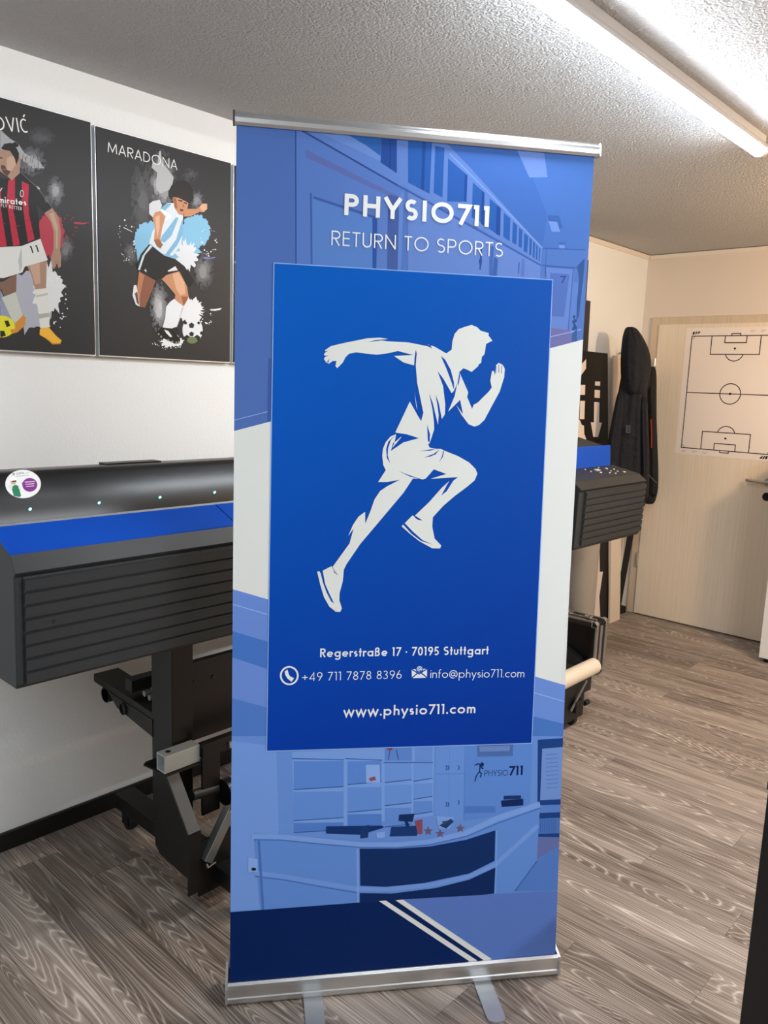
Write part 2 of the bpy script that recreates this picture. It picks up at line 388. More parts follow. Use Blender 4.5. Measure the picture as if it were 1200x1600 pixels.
def grain_mat(name, c0, c1, rough=.45):                            # pale wood with fine upright grain
    m = mat(name, c0, rough); nt = m.node_tree; b = nt.nodes['Principled BSDF']; N = nt.nodes.new; L = nt.links.new
    g = N('ShaderNodeNewGeometry'); mp = N('ShaderNodeVectorMath'); mp.operation = 'MULTIPLY'; mp.inputs[1].default_value = (110, 110, 2.2)
    L(g.outputs['Position'], mp.inputs[0]); n = N('ShaderNodeTexNoise'); n.inputs['Scale'].default_value = 1; n.inputs['Detail'].default_value = 4; L(mp.outputs[0], n.inputs['Vector'])
    r = N('ShaderNodeValToRGB'); r.color_ramp.elements[0].color = (*lin(c0), 1); r.color_ramp.elements[1].color = (*lin(c1), 1)
    r.color_ramp.elements[0].position = .35; r.color_ramp.elements[1].position = .65
    L(n.outputs[0], r.inputs[0]); L(r.outputs[0], b.inputs['Base Color'])
    return m
MT = dict(
    floor=floor_mat(), ceiling=ceiling_mat(),
    wall=mat('white_woodchip_wall', '#ecedeb', .8, spec=.2, bump=(90, .25, .004), noise=(1.3, .03)),
    wallb=mat('cream_painted_wall', '#dfd3c6', .8, spec=.2, bump=(90, .2, .004), noise=(1.3, .03)),
    baseb=mat('black_baseboard', '#101010', .45, bump=(30, .1, .002)),
    trim=mat('cream_cornice', '#e6dccf', .6),
    door=grain_mat('pale_maple_veneer', '#e2d3bc', '#eadcc8'), frame=grain_mat('maple_door_frame', '#c9b59c', '#d3c0a8'),
    steel=mat('brushed_steel', (.62, .6, .57), .28, 1, bump=(200, .05, .001)),
    alu=mat('brushed_aluminium', (.70, .71, .71), .36, 1, noise=(30, .06)),
    alud=mat('anodised_foot', (.52, .54, .56), .45, .8, noise=(30, .05)),
    chrome=mat('chrome', (.85, .84, .82), .12, 1), galv=mat('galvanised_steel', (.36, .40, .40), .35, .9, noise=(14, .2)),
    satin=mat('satin_grey_metal', '#565858', .55, .3, noise=(40, .08)),
    silver=mat('silver_painted_steel', '#c2caca', .38, .35, noise=(60, .04)),
    black=mat('black_powder_coat', '#0b0b0c', .40, bump=(300, .08, .001)), blackm=mat('matt_black', '#0a0a0a', .7, noise=(20, .1)),
    gloss=mat('glossy_black_cover', '#111213', .34, spec=.55, noise=(2, .1)),
    anth=mat('anthracite_plastic', '#232729', .5, bump=(600, .06, .0006)), anth2=mat('anthracite_ribs', '#282b2d', .5, bump=(600, .06, .0006)),
    anth3=mat('anthracite_side', '#1f2325', .5, bump=(600, .06, .0006)),
    blue=mat('printer_blue', '#0047b0', .6, spec=.2, noise=(5, .03)),
    rubber=mat('black_rubber', '#0d0d0d', .6), card=mat('brown_cardboard', '#b08e62', .7, noise=(40, .1)),
    paper=mat('cream_paper_tube', '#d9cab4', .55, noise=(12, .05)), vinyl=mat('grey_vinyl_roll', '#a39a8e', .4, noise=(8, .05)),
    cloth=mat('navy_softshell', '#0d0f17', .85, bump=(22, .55, .02)), cloth2=mat('black_sportswear', '#0a0a0d', .8, bump=(24, .55, .02)),
    red=mat('red_piping', '#a02030', .6), patch=mat('grey_patch', '#44464e', .5),
    white=mat('white_lacquer', '#e6e4df', .35), cream=mat('cream_board', '#e0d0bc', .6, noise=(4, .03)),
    led=mat('cyan_status_led', '#88ffff', .4, emit=((.25, 1, 1), 3)), key=mat('light_key', '#cfc7b8', .5),
    tube=mat('led_tube_diffuser', '#ffffff', .5, emit=((.91, .975, 1.05), TUBE)), lampbody=mat('lamp_housing', '#b9b4b0', .5),
    case=mat('black_case_panel', '#111013', .45, bump=(200, .2, .001)), dark=mat('dark_brown_band', '#3a2e2c', .4),
    glass=None)
gm = mat('cabinet_glass', '#dfe8e4', .05); gm.node_tree.nodes['Principled BSDF'].inputs['Transmission Weight'].default_value = .9; MT['glass'] = gm
PM = print_mat('printed_fabric', .5, .12); PMP = print_mat('printed_poster', .42, .18); PMS = print_mat('printed_sheet', .55, .3)

# ------------------------------------------------------------------ the room
HC = 2.447; XR, YF = 4.4, -7.6
struct(MB().box(-.1, XR+.1, YF-.1, .1, -.08, 0).build('floor', MT['floor']))
struct(MB().box(-.1, XR+.1, YF-.1, .1, HC, HC+.1).build('ceiling', MT['ceiling']))
struct(MB().box(-.1, 0, YF-.1, .1, 0, HC).build('wall_left', MT['wall']))
struct(MB().box(XR, XR+.1, YF-.1, .1, 0, HC).build('wall_right', MT['wall']))
struct(MB().box(0, XR, YF-.1, YF, 0, HC).build('wall_front', MT['wall']))
b = MB(); b.box(0, .1, 0, .1, 0, HC); b.box(1.04, XR, 0, .1, 0, HC); b.box(.1, 1.04, 0, .1, 2.0, HC); b.box(.1, 1.04, .06, .1, 0, 2.0)
struct(b.build('wall_back', MT['wallb']))
struct(MB().box(0, .014, YF, -.62, 0, .062).build('baseboard_left', MT['baseb'], bevel=.003))
struct(MB().prism_y([(0, HC-.004), (.022, HC-.004), (.022, HC-.009), (.01, HC-.028), (0, HC-.028)], -2.4, 0).build('trim_1', MT['trim']))
struct(MB().prism_x([(0, HC-.004), (-.022, HC-.004), (-.022, HC-.009), (-.01, HC-.028), (0, HC-.028)], .022, XR).build('trim_2', MT['trim']))

# door
dr = thing('door_1', None, None, (.57, 0, 0), kind='structure')
b = MB(); b.box(.072, .135, -.018, .012, 0, 2.04); b.box(.99, 1.055, -.018, .012, 0, 2.04); b.box(.135, .99, -.018, .012, 1.985, 2.04)
b.build('door_frame', MT['frame'], dr, bevel=.004)
MB().box(.128, .994, -.027, .03, .006, 1.992).build('door_leaf', MT['door'], dr, bevel=.004)
for z in (.39, 1.72):
    b = MB(); b.tube((.124, -.03, z-.05), (.124, -.03, z+.05), .008, 14); b.box(.112, .124, -.032, -.02, z-.04, z+.04)
    b.build('hinge', MT['steel'], dr)
b = MB(); b.tube((.925, -.027, 1.02), (.925, -.036, 1.02), .026, 24); b.tube((.925, -.036, 1.02), (.925, -.078, 1.02), .009, 14)
b.tube((.93, -.074, 1.02), (.812, -.074, 1.025), .0095, 14); b.tube((.812, -.074, 1.025), (.803, -.06, 1.025), .0095, 14)
b.build('handle', MT['steel'], dr, smooth=True)
b = MB(); b.tube((.925, -.027, .93), (.925, -.034, .93), .026, 24); b.box(.921, .929, -.037, -.033, .918, .94)
b.build('keyhole_plate', MT['black'], dr)

# ceiling lamp (visible)
lamp = thing('ceiling_light_batten', 'long lit white tube lamp fixed to the rough ceiling', 'ceiling lamp', (1.43, -3.0, HC))
MB().box(1.395, 1.432, -3.76, -2.19, HC-.030, HC).build('housing', MT['lampbody'], lamp, bevel=.002)
def tube_arc(a0, a1, r, name, m):
    n = 18; A_ = [math.radians(a0+(a1-a0)*i/n) for i in range(n+1)]
    V_ = [(1.424+r*math.cos(t), y, 2.396+r*math.sin(t)) for y in (-3.75, -2.225) for t in A_]
    return MB().add(V_, [[i, i+1, n+2+i, n+1+i] for i in range(n)]).build(name, m, lamp, smooth=True)
tube_arc(188, 352, .026, 'diffuser_tube', MT['tube']); tube_arc(-10, 190, .0257, 'tube_back', MT['lampbody'])
b = MB(); b.tube((1.424, -2.225, 2.396), (1.424, -2.205, 2.396), .0265, 24); b.build('end_cap', MT['lampbody'], lamp)
MB().tube((1.424, -3.77, 2.396), (1.424, -3.75, 2.396), .0265, 24).build('end_cap', MT['lampbody'], lamp)

# ------------------------------------------------------------------ roll-up banner
BX, BY, BA, BLEAN, BB, BT = 1.30484, -3.85311, .908369, .066013, .064, 2.1013
rb = thing('rollup_banner', 'tall blue roll-up banner with a white running figure on an aluminium base', 'banner', (BX, BY, 0), BA)
MB().prism_x([(-.009, .004), (-.014, .012), (-.014, .022), (-.011, .024), (-.011, .046), (-.014, .048), (-.013, .058), (-.006, .062), (-.003, .062), (-.003, .05),
              (.05, .05), (.052, .074), (.066, .074), (.076, .060), (.079, .02), (.070, .004)], -.433, .433).build('base_cassette', MT['alu'], rb, local=True)
for s in (-1, 1):
    MB().prism_x([(-.011, .003), (-.016, .012), (-.016, .05), (-.013, .06), (.02, .068), (.05, .077), (.068, .077), (.079, .062), (.082, .02), (.072, .003)],
                 s*.433-.003, s*.433+.003).build('end_cap', MT['alud'], rb, local=True)
for x in (-.4295, .4235): MB().box(x, x+.006, -.002, .05, .05, .058).build('roller_bearing', MT['black'], rb, local=True)
for x in (-.2185, .2255):
    pr = [(x-.0235, .06), (x-.0235, -.115)]+[(x+.0235*math.cos(a), -.128+.016*math.sin(a)) for a in [math.pi+i*math.pi/10 for i in range(1, 10)]]+[(x+.0235, -.115), (x+.0235, .06)]
    MB().prism_z(pr, .0005, .0045).build('foot', MT['alud'], rb, local=True)
zt = lambda z: BLEAN*(z-BB)
MB().tube((0, .035, .05), (0, zt(2.09)+.03, 2.1), .009, 14).build('support_pole', MT['alu'], rb, local=True, smooth=True)
yt = zt(BT)
MB().prism_x([(yt-.006, BT-.003), (yt-.011, BT+.003), (yt-.012, BT+.012), (yt-.010, BT+.019), (yt-.005, BT+.023), (yt-.004, BT+.027), (yt+.010, BT+.027), (yt+.013, BT+.018), (yt+.011, BT-.001)],
             -.4285, .4335).build('top_rail', MT['alu'], rb, local=True)
MB().prism_x([(yt-.013, BT-.002), (yt-.013, BT+.022), (yt-.006, BT+.028), (yt+.010, BT+.028), (yt+.010, BT-.002)], -.4325, -.4285).build('rail_end_cap', MT['dark'], rb, local=True)
MB().prism_x([(yt-.013, BT-.003), (yt-.013, BT+.02), (yt-.006, BT+.029), (yt+.014, BT+.029), (yt+.014, BT-.003)], .4335, .4365).build('rail_end_cap', MT['alu'], rb, local=True)

MR = Matrix.Translation((BX, BY, 0)) @ Matrix.Rotation(BA, 4, 'Z')
th = math.atan(BLEAN)
P = Print(MR @ Vector((0, 0, BB)), MR.to_3x3() @ Vector((0, -math.cos(th), math.sin(th))), MR.to_3x3() @ Vector((1, 0, 0)), MR.to_3x3() @ Vector((0, math.sin(th), math.cos(th))), gain=1.0)
LT = (BT-BB)/math.cos(th); P.lim = (-.425, .425, -.01, LT)
bd = MB()
nb = 28; us = (-.425, 0, .3, .36, .395, .425)
for k_ in range(2):
    b0 = len(bd.v); o_ = [P.p0+P.ex*u+P.ey*(-.01+(LT+.01)*i/nb)-P.n*(.0006*k_) for i in range(nb+1) for u in us]
    bd.add(o_, [(i*6+a, i*6+a+1, (i+1)*6+a+1, (i+1)*6+a) for i in range(nb) for a in range(5)])
def warp(q):                                                       # the free right edge of the fabric pulls in slightly at half height
    u, v = (q-P.p0).dot(P.ex), (q-P.p0).dot(P.ey)
    return q-P.ex*(.0095*(max(0, u)/.425)**9*math.sin(math.pi*min(1, max(0, v/LT))))
P.warp = warp

z6 = (340, 160, 1.967); za = (360, 190, 4); zb = (640, 210, 4); zc = (840, 400, 5.714); z7 = (340, 1140, 2.1429); z5 = (360, 1140, 2.3077)
z1 = (480, 490, 3.5294); z2 = (480, 650, 4); z3 = (410, 980, 2.7907); zl = (355, 600, 2.76); zr = (820, 1040, 3.478)
LTp, RTp = (366, 192), (932, 244)
# upper photograph: a corridor in blue tones
P.poly([(362, 186), (945, 238), (925, 528), (364, 674)], '#5577bd')
P.poly([(0, 0), (408, 40), (410, 1000), (440, 1900), (0, 1960)], '#5172b6', za)
P.poly([(408, 40), (450, 55), (1090, 420), (1060, 940), (410, 900)], '#5b7dc4', za)
P.poly([(415, 40), (450, 40), (1090, 420), (1090, 436), (500, 95), (415, 70)], '#5f80c6', za)
P.poly([(468, 175), (480, 178), (1050, 465), (990, 465), (470, 222)], '#5f6fae', za)
P.poly([(515, 470), (905, 600), (905, 920), (510, 895)], '#5b84c9', za)
P.line([(408, 40), (410, 888)], .0030, '#31508f', za)
P.line([(503, 445), (508, 892)], .0042, '#3f61a6', za)
P.poly([(518, 465), (905, 590), (905, 608), (518, 482)], '#4061a8', za)
P.poly([(888, 600), (918, 610), (912, 918), (888, 916)], '#2f55a0', za)
P.poly([(918, 500), (985, 470), (980, 922), (916, 918)], '#5e7fc4', za)
P.poly([(985, 455), (1055, 470), (1045, 928), (978, 922)], '#47609f', za)
P.poly([(1055, 470), (1085, 420), (1065, 930), (1045, 928)], '#6486cb', za)
P.poly([(450, 40), (1080, 100), (1080, 420)], '#6284ca', za)
P.poly([(560, 70), (940, 100), (940, 250), (830, 195)], '#6d8fd2', za)
P.poly([(740, 86), (945, 105), (938, 215), (850, 150)], '#2f63ad', za)
P.poly([(945, 105), (1065, 115), (1058, 335), (938, 255)], '#2a4d97', za)
P.line([(1000, 110), (998, 295)], .003, '#1f4288', za)
P.line([(450, 58), (1090, 424), (1200, 485)], .0038, '#2c4a8b', za)
P.poly([(1065, 110), (1112, 112), (1105, 400), (1058, 340)], '#6a8cd0', za)
P.poly([(1112, 112), (1210, 118), (1210, 425), (1105, 365)], '#2560ae', za)
# right part: clerestory windows, ceiling, lamps, end door
P.poly([(220, 50), (1220, 139), (1180, 720), (830, 708), (480, 400), (330, 200)], '#4a74be', zb)
P.poly([(240, 55), (700, 95), (860, 500), (830, 708), (500, 380)], '#436db8', zb)
P.poly([(-80, 35), (230, 55), (390, 220), (830, 710), (820, 815), (560, 660), (0, 350), (-80, 300)], '#6385ca', zb)
for a in ([(-10, 40), (140, 52), (125, 372), (-10, 300)], [(160, 70), (218, 85), (205, 395), (150, 365)], [(240, 150), (360, 255), (355, 420), (235, 420)],
          [(395, 300), (468, 365), (465, 560), (388, 520)], [(500, 400), (570, 462), (565, 636), (495, 590)], [(588, 490), (630, 525), (625, 668), (585, 640)],
          [(645, 545), (672, 568), (668, 690), (640, 675)], [(684, 582), (706, 600), (700, 712), (680, 700)], [(716, 615), (742, 638), (735, 742), (712, 728)],
          [(750, 645), (765, 657), (760, 758), (747, 750)], [(772, 668), (785, 680), (780, 775), (769, 766)], [(792, 690), (802, 698), (797, 785), (788, 780)], [(810, 705), (818, 712), (812, 795), (806, 790)]):
    P.poly(a, '#2c5fad', zb)
for a in ([(80, 48), (100, 50), (90, 350), (72, 340)], [(345, 245), (362, 258), (355, 425), (340, 418)], [(452, 350), (468, 365), (464, 570), (445, 558)], [(545, 440), (570, 462), (565, 636), (538, 620)]):
    P.poly(a, '#224c97', zb)
P.poly([(-10, 350), (820, 815), (815, 900), (-10, 868)], '#6787cb', zb)
P.line([(-80, 318), (0, 360), (820, 818)], .004, '#3d61a9', zb)
P.line([(250, 120), (480, 350), (830, 710)], .003, '#7f9fdb', zb)
P.poly([(672, 100), (840, 115), (862, 268), (748, 270)], '#6f8fd6', zb)
P.poly([(862, 505), (935, 508), (958, 585), (940, 590), (925, 545), (868, 540)], '#3b64ac', zb)
P.poly([(868, 542), (922, 548), (942, 610), (888, 608)], '#7494d8', zb)
P.poly([(930, 672), (978, 674), (975, 690), (930, 690)], '#3f68b0', zb); P.poly([(932, 690), (970, 692), (970, 718), (938, 716)], '#7494d8', zb)
P.poly([(832, 712), (1105, 722), (1090, 835), (822, 818)], '#4f77bf', zb)
P.line([(832, 712), (1105, 722)], .0025, '#365fa8', zb); P.line([(826, 818), (1090, 836)], .0025, '#3d65ac', zb); P.line([(855, 715), (848, 890)], .002, '#3d65ac', zb)
P.poly([(500, 690), (528, 705), (515, 885), (496, 880)], '#4468b0', zb); P.poly([(528, 765), (552, 780), (545, 885), (515, 885)], '#3e62aa', zb)
P.line([(448, 712), (440, 845)], .0035, '#2b4f99', zb); P.poly([(432, 790), (450, 752), (452, 800), (442, 845)], '#2b4f99', zb)
P.line([(684, 800), (680, 870)], .003, '#3f63aa', zb); P.poly([(700, 775), (722, 785), (715, 890), (695, 888)], '#5878bf', zb)
P.poly([(895, 912), (1100, 930), (1040, 1270), (880, 1235)], '#5d80c8', zb)
P.poly([(75, 95), (335, 115), (285, 665), (100, 640)], '#6585cb', zc)
P.poly([(112, 150), (290, 165), (240, 545), (105, 535)], '#5271ba', zc); P.line([(325, 115), (280, 660)], .003, '#4366ae', zc); P.line([(75, 95), (335, 115)], .002, '#3f62aa', zc)
P.text('7', (208, 242), (256, 240), (212, 180), .16, '#26417f', zc)
P.poly([(360, 90), (430, 20), (425, 120), (405, 330), (380, 530), (355, 600), (360, 420), (380, 200)], '#2f5694', zc)
P.poly([(105, 640), (300, 662), (320, 770), (98, 835)], '#7170a8', zc)
P.line([(100, 725), (305, 680), (405, 655)], .0018, '#9fb4e6', zc)
for i, (x, y) in enumerate([(335, 545), (330, 590), (345, 580), (340, 620), (350, 640), (330, 650), (345, 690), (338, 720), (352, 740)]):
    P.circ(x, y, 14, 18, '#2c4f86', zc, 8)
P.poly([(318, 690), (365, 650), (362, 770), (315, 778)], '#3a5e96', zc)
P.line([(364, 657), (427, 641)], .0016, '#9db3e4'); P.poly([(420, 560), (428, 560), (428, 657), (418, 659)], '#3f5fa6')
# white middle band and lower blue bands
P.poly([(362, 674.5), (930, 526.8), (880, 1070), (360, 919.5)], '#e4e7e2')
P.poly([(360, 919.5), (904, 1075), (904, 1175), (360, 1175)], '#6d90da')
P.line([(360, 943), (904, 1101)], .0016, '#a6bff0')
P.poly([(360, 985), (420, 1003), (420, 1046), (360, 1026)], '#4878c8'); P.poly([(360, 1090), (420, 1106), (420, 1180), (360, 1180)], '#527fcc')
P.poly([(830, 1118), (904, 1135), (904, 1180), (826, 1180)], '#4b79c4')
# lower photograph: reception desk in blue tones
P.poly([(350, 1150), (900, 1150), (900, 1400), (350, 1430)], '#6b93db')
P.poly([(0, 40), (165, 60), (175, 360), (120, 650), (0, 655)], '#769ee4', z5)
P.poly([(165, 70), (222, 80), (232, 365), (175, 365)], '#6a94dc', z5)
P.poly([(222, 80), (735, 55), (730, 310), (232, 365)], '#7ba3e6', z5)
for x0, x1, rows in ((228, 408, (112, 210, 222, 322, 334, 365)), (422, 545, (112, 192, 206, 292, 303, 352)), (556, 652, (115, 185, 198, 268, 280, 345)), (660, 728, (120, 180, 192, 245, 256, 300))):
    for i in range(3):
        a, b_ = rows[2*i], rows[2*i+1]
        P.poly([(x0, a+2), (x1, a), (x1, b_-6), (x0, b_+4)], ('#5d8bd8', '#6692dc', '#5482d0')[i] if x0 < 500 else ('#6f99e0', '#6c97df', '#648fd9')[i], z5)
        P.line([(x0, b_+6), (x1, b_-5)], .0024, '#35599f', z5)
for a in ([(222, 104), (410, 108)], [(414, 104), (548, 110)], [(552, 118), (730, 118)]): P.line(a, .0024, '#3d63ac', z5)
P.poly([(556, 62), (654, 62), (654, 112), (556, 112)], '#5f8bd6', z5); P.poly([(665, 62), (728, 62), (728, 114), (665, 114)], '#6a94dc', z5)
P.poly([(488, 126), (538, 126), (540, 190), (490, 192)], '#8db0ee', z5); P.poly([(498, 175), (520, 168), (526, 180), (505, 186)], '#914d5c', z5)
P.line([(575, 68), (570, 108)], .0022, '#6c4461', z5); P.line([(598, 70), (606, 108)], .0022, '#43487a', z5); P.poly([(560, 62), (588, 62), (582, 74), (566, 72)], '#8a3950', z5)
P.poly([(740, 55), (845, 52), (840, 330), (736, 305)], '#6a95de', z5)
P.line([(740, 160), (845, 158)], .0016, '#5580cc', z5); P.line([(790, 60), (788, 300)], .0014, '#5d88d2', z5); P.line([(846, 52), (842, 330)], .0018, '#5580cc', z5)
for x, y in ((778, 137), (785, 137), (822, 137), (778, 269), (785, 269), (822, 261)): P.line([(x-2, y-8), (x+2, y-3), (x+2, y+3), (x-2, y+8)], .0022, '#1f3c7d', z5)
P.poly([(846, 52), (1090, 48), (1080, 290), (842, 330)], '#5f8cd7', z5)
P.poly([(888, 56), (1020, 52), (1018, 95), (890, 97)], '#4f6fae', z5); P.poly([(898, 60), (1008, 57), (1006, 76), (898, 79)], '#6d8cc6', z5)
P.text('PHYSIO', (915, 167), (1000, 165), (915, 146), .1, '#122a63', z5); P.text('711', (1004, 165), (1055, 163), (1004, 131), .2, '#0d2259', z5)
P.circ(907, 125, 7, 8, '#122a63', z5, 12)
for a in ([(880, 128), (895, 122), (908, 140), (912, 138)], [(900, 128), (898, 152), (905, 158), (900, 172)], [(896, 152), (886, 168), (881, 186)]): P.line(a, .0032, '#122a63', z5)
P.poly([(1110, 36), (1230, 28), (1230, 388), (1108, 386)], '#1d4283', z5)
P.poly([(1126, 68), (1230, 60), (1230, 248), (1118, 254)], '#7295d6', z5)
for i in range(9): P.line([(1140, 90+i*15), (1188, 86+i*15)], .0022, '#5c80c4', z5)
P.poly([(1112, 272), (1230, 268), (1230, 295), (1112, 300)], '#5d86cf', z5); P.poly([(1114, 320), (1230, 315), (1230, 371), (1112, 375)], '#5078c0', z5)
for i in range(9): P.line([(1120+i*7, 322), (1119+i*7, 370)], .0018, '#3a63ad', z5)
P.poly([(1108, 388), (1230, 388), (1230, 400), (1106, 470)], '#6673ad', z5); P.poly([(1106, 465), (1230, 398), (1230, 575), (1020, 582)], '#567fca', z5)
P.poly([(845, 275), (955, 275), (955, 298), (845, 300)], '#4f7bc8', z5)
# desk
P.poly([(85, 372), (460, 398), (700, 395), (850, 362), (980, 300), (1118, 268), (1105, 472), (1025, 582), (460, 640), (110, 650)], '#6490da', z5)
P.poly([(345, 348), (545, 345), (555, 352), (470, 378), (345, 374)], '#12346f', z5)
P.poly([(470, 350), (500, 342), (496, 388), (468, 392)], '#183a70', z5); P.poly([(525, 370), (556, 368), (556, 388), (528, 390)], '#86abea', z5)
P.poly([(608, 306), (664, 302), (656, 332), (606, 328)], '#12305f', z5); P.poly([(580, 350), (680, 345), (672, 382), (574, 384)], '#173a75', z5); P.line([(632, 325), (640, 350)], .008, '#12305f', z5)
P.poly([(664, 328), (692, 322), (692, 375), (676, 376)], '#8d4c62', z5)
P.poly([(740, 310), (806, 316), (790, 358), (752, 358)], '#7ea5e6', z5); P.poly([(752, 345), (795, 320), (805, 330), (778, 356)], '#233f68', z5); P.poly([(762, 330), (790, 326), (770, 345)], '#2a4a72', z5)
P.poly([(975, 255), (1056, 248), (1056, 272), (978, 278)], '#0e2a5e', z5); P.poly([(985, 238), (1048, 236), (1048, 248), (985, 252)], '#1a3871', z5)
P.line([(75, 386), (180, 388), (330, 402), (470, 416), (600, 416), (720, 405), (850, 372), (960, 320), (1118, 268)], .016, '#7ea4e6', z5)
P.line([(85, 396), (180, 397), (330, 412), (470, 424), (600, 425), (720, 414), (850, 384), (960, 338), (1118, 282)], .003, '#456fbb', z5)
for cx, cy in ((713, 365), (756, 374), (829, 355)):
    P.poly([(cx+(18 if i % 2 == 0 else 7)*math.sin(i*math.pi/5), cy-(18 if i % 2 == 0 else 7)*math.cos(i*math.pi/5)) for i in range(10)], '#6c5a7c', z5)
P.poly([(466, 428), (600, 428), (720, 420), (850, 396), (955, 362), (952, 472), (860, 518), (700, 552), (560, 566), (468, 562)], '#0f2f66', z5)
P.poly([(466, 588), (580, 590), (740, 570), (860, 540), (955, 496), (950, 590), (466, 640)], '#0c2a60', z5)
P.line([(85, 515), (200, 530), (330, 553), (460, 574), (580, 574), (740, 556), (860, 528), (955, 486), (1110, 345)], .012, '#769de2', z5)
P.line([(90, 528), (200, 542), (330, 566), (460, 588)], .003, '#4a74bf', z5)
P.line([(102, 395), (118, 650)], .006, '#4a74bf', z5); P.line([(458, 428), (460, 640)], .004, '#86aae8', z5); P.line([(960, 362), (955, 590)], .003, '#7fa4e4', z5)
P.poly([(64, 460), (98, 465), (98, 512), (64, 512)], '#8cb0ee', z5); P.circ(84, 502, 9, 6, '#14213f', z5, 10)
P.line([(1106, 472), (1025, 582)], .003, '#3a63ad', z5)
# navy foot, stripes
P.poly([(30, 611), (470, 578), (860, 556), (940, 790), (30, 850)], '#03235c', z7)
P.poly([(610, 568), (1180, 536), (1180, 760), (905, 775)], '#5c7cc6', z7)
P.poly([(540, 573), (563, 571), (872, 774), (845, 776)], '#e4e7e4', z7); P.poly([(595, 570), (620, 568), (925, 772), (895, 774)], '#e4e7e4', z7)
# blue panel with hairline border
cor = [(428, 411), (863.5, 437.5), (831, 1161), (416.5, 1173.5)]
P.grad(cor, ('#0060c4', '#0050ae', '#003398', '#003ca8'))  # print fade with light falloff painted in, darker towards the lower right
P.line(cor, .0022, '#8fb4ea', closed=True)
# headline
WH = '#eef1ee'
P.text('PHYSIO711', (387, 346), (836, 384), (387, 280), .205, WH, z6, track=.14)
P.text('RETURN TO SPORTS', (349, 439), (876, 476), (350, 394), .09, WH, z6, track=.15)
P.text('Regerstraße 17 · 70195 Stuttgart', (251, 130), (985, 117), (250, 92), .155, WH, z3, track=.13)
P.text('+49 711 7878 8396', (172, 234), (606, 223), (172, 197), .09, WH, z3, track=.15)
P.text('info@physio711.com', (731, 220), (1141, 217), (731, 184), .09, WH, z3, track=.12)
P.text('www.physio711.com', (353, 388), (928, 373), (352, 344), .16, WH, z3, track=.12)
P.line([(117+37*math.cos(i*.2094), 210+38*math.sin(i*.2094)) for i in range(30)], .0042, WH, z3, closed=True)
P.line([(104, 190), (106, 203), (114, 217), (127, 228), (131, 230)], .008, WH, z3)
P.poly([(97, 192), (109, 183), (114, 200), (104, 206)], WH, z3); P.poly([(116, 222), (124, 214), (138, 222), (128, 234)], WH, z3)
P.poly([(650, 182), (717, 180), (717, 219), (651, 221)], WH, z3)
BL = '#004cb2'
P.line([(651, 183), (683, 203), (717, 180)], .003, BL, z3); P.line([(651, 220), (676, 199)], .003, BL, z3); P.line([(717, 219), (691, 198)], .003, BL, z3)
P.circ(684, 181, 17, 17, BL, z3); P.text('@', (672, 190), (697, 189), (672, 168), .12, WH, z3)
# running figure
FW = '#e6e9e3'
P.poly([(98, 202), (130, 180), (200, 163), (330, 137), (400, 133), (446, 141), (395, 146), (440, 153), (560, 160), (660, 180), (760, 224), (795, 200), (800, 150), (812, 112), (835, 86), (870, 73), (905, 63), (935, 75), (955, 95),
        (1000, 108), (998, 121), (1020, 150), (985, 168), (978, 215), (974, 228), (962, 238), (958, 272), (945, 280), (940, 292), (905, 322), (880, 309), (860, 302), (837, 322), (760, 350), (600, 240), (592, 228), (565, 224), (500, 207), (440, 220), (385, 227), (330, 222),
        (270, 214), (230, 222), (210, 242), (196, 270), (165, 301), (155, 290), (161, 262), (140, 262), (120, 276), (104, 270), (92, 250), (98, 238), (92, 224), (100, 214)], FW, z1)
P.poly([(663, 171), (700, 182), (772, 224), (740, 245), (690, 200)], FW, z1)
P.poly([(478, 234), (565, 230), (594, 226), (588, 286), (530, 270)], FW, z1)
P.poly([(597, 205), (700, 215), (790, 300), (837, 322), (887, 435), (880, 460), (842, 476), (775, 542), (765, 545), (742, 580), (735, 570), (720, 612), (712, 590), (698, 642), (675, 712), (662, 727), (668, 740), (600, 700), (485, 655), (565, 485), (625, 592), (600, 510), (590, 428), (640, 548), (605, 380), (598, 290)], FW, z1)
P.poly([(842, 476), (880, 458), (908, 526), (916, 503), (940, 490), (1000, 430), (1016, 408), (1008, 370), (1018, 316), (1028, 318), (1032, 342), (1040, 284), (1048, 278), (1053, 272), (1062, 276), (1072, 280), (1080, 288), (1088, 305), (1085, 350), (1060, 430), (1010, 522), (975, 588), (945, 615), (920, 623), (888, 610), (848, 556), (822, 506), (858, 556)], FW, z1)
for a in ([(330, 158), (380, 146), (445, 141), (446, 143), (390, 151)], [(735, 233), (760, 255), (790, 310), (808, 380), (809, 425), (795, 380), (765, 300)], [(717, 316), (750, 360), (795, 439), (809, 425), (827, 382), (812, 455), (775, 543), (758, 562), (760, 500), (748, 400)],
          [(671, 440), (692, 495), (706, 555), (720, 613), (699, 645), (698, 600), (690, 530)], [(706, 446), (724, 492), (741, 579), (720, 613), (724, 560), (716, 500)], [(660, 612), (676, 665), (674, 712), (664, 700)], [(590, 428), (606, 460), (640, 545), (627, 594), (608, 540)],
          [(598, 200), (603, 220), (597, 290), (588, 286), (592, 235)], [(655, 171), (672, 180), (688, 197), (680, 176)], [(837, 322), (842, 345), (832, 400), (828, 382), (834, 350)],
          [(1039, 290), (1042, 288), (1040, 325), (1036, 330)], [(1054, 282), (1057, 282), (1057, 326), (1054, 326)], [(1070, 284), (1073, 286), (1071, 330), (1068, 330)],
          [(96, 210), (118, 205), (98, 216)], [(94, 233), (116, 232), (97, 240)], [(108, 268), (122, 250), (116, 270)]):
    P.poly(a, BL, z1)
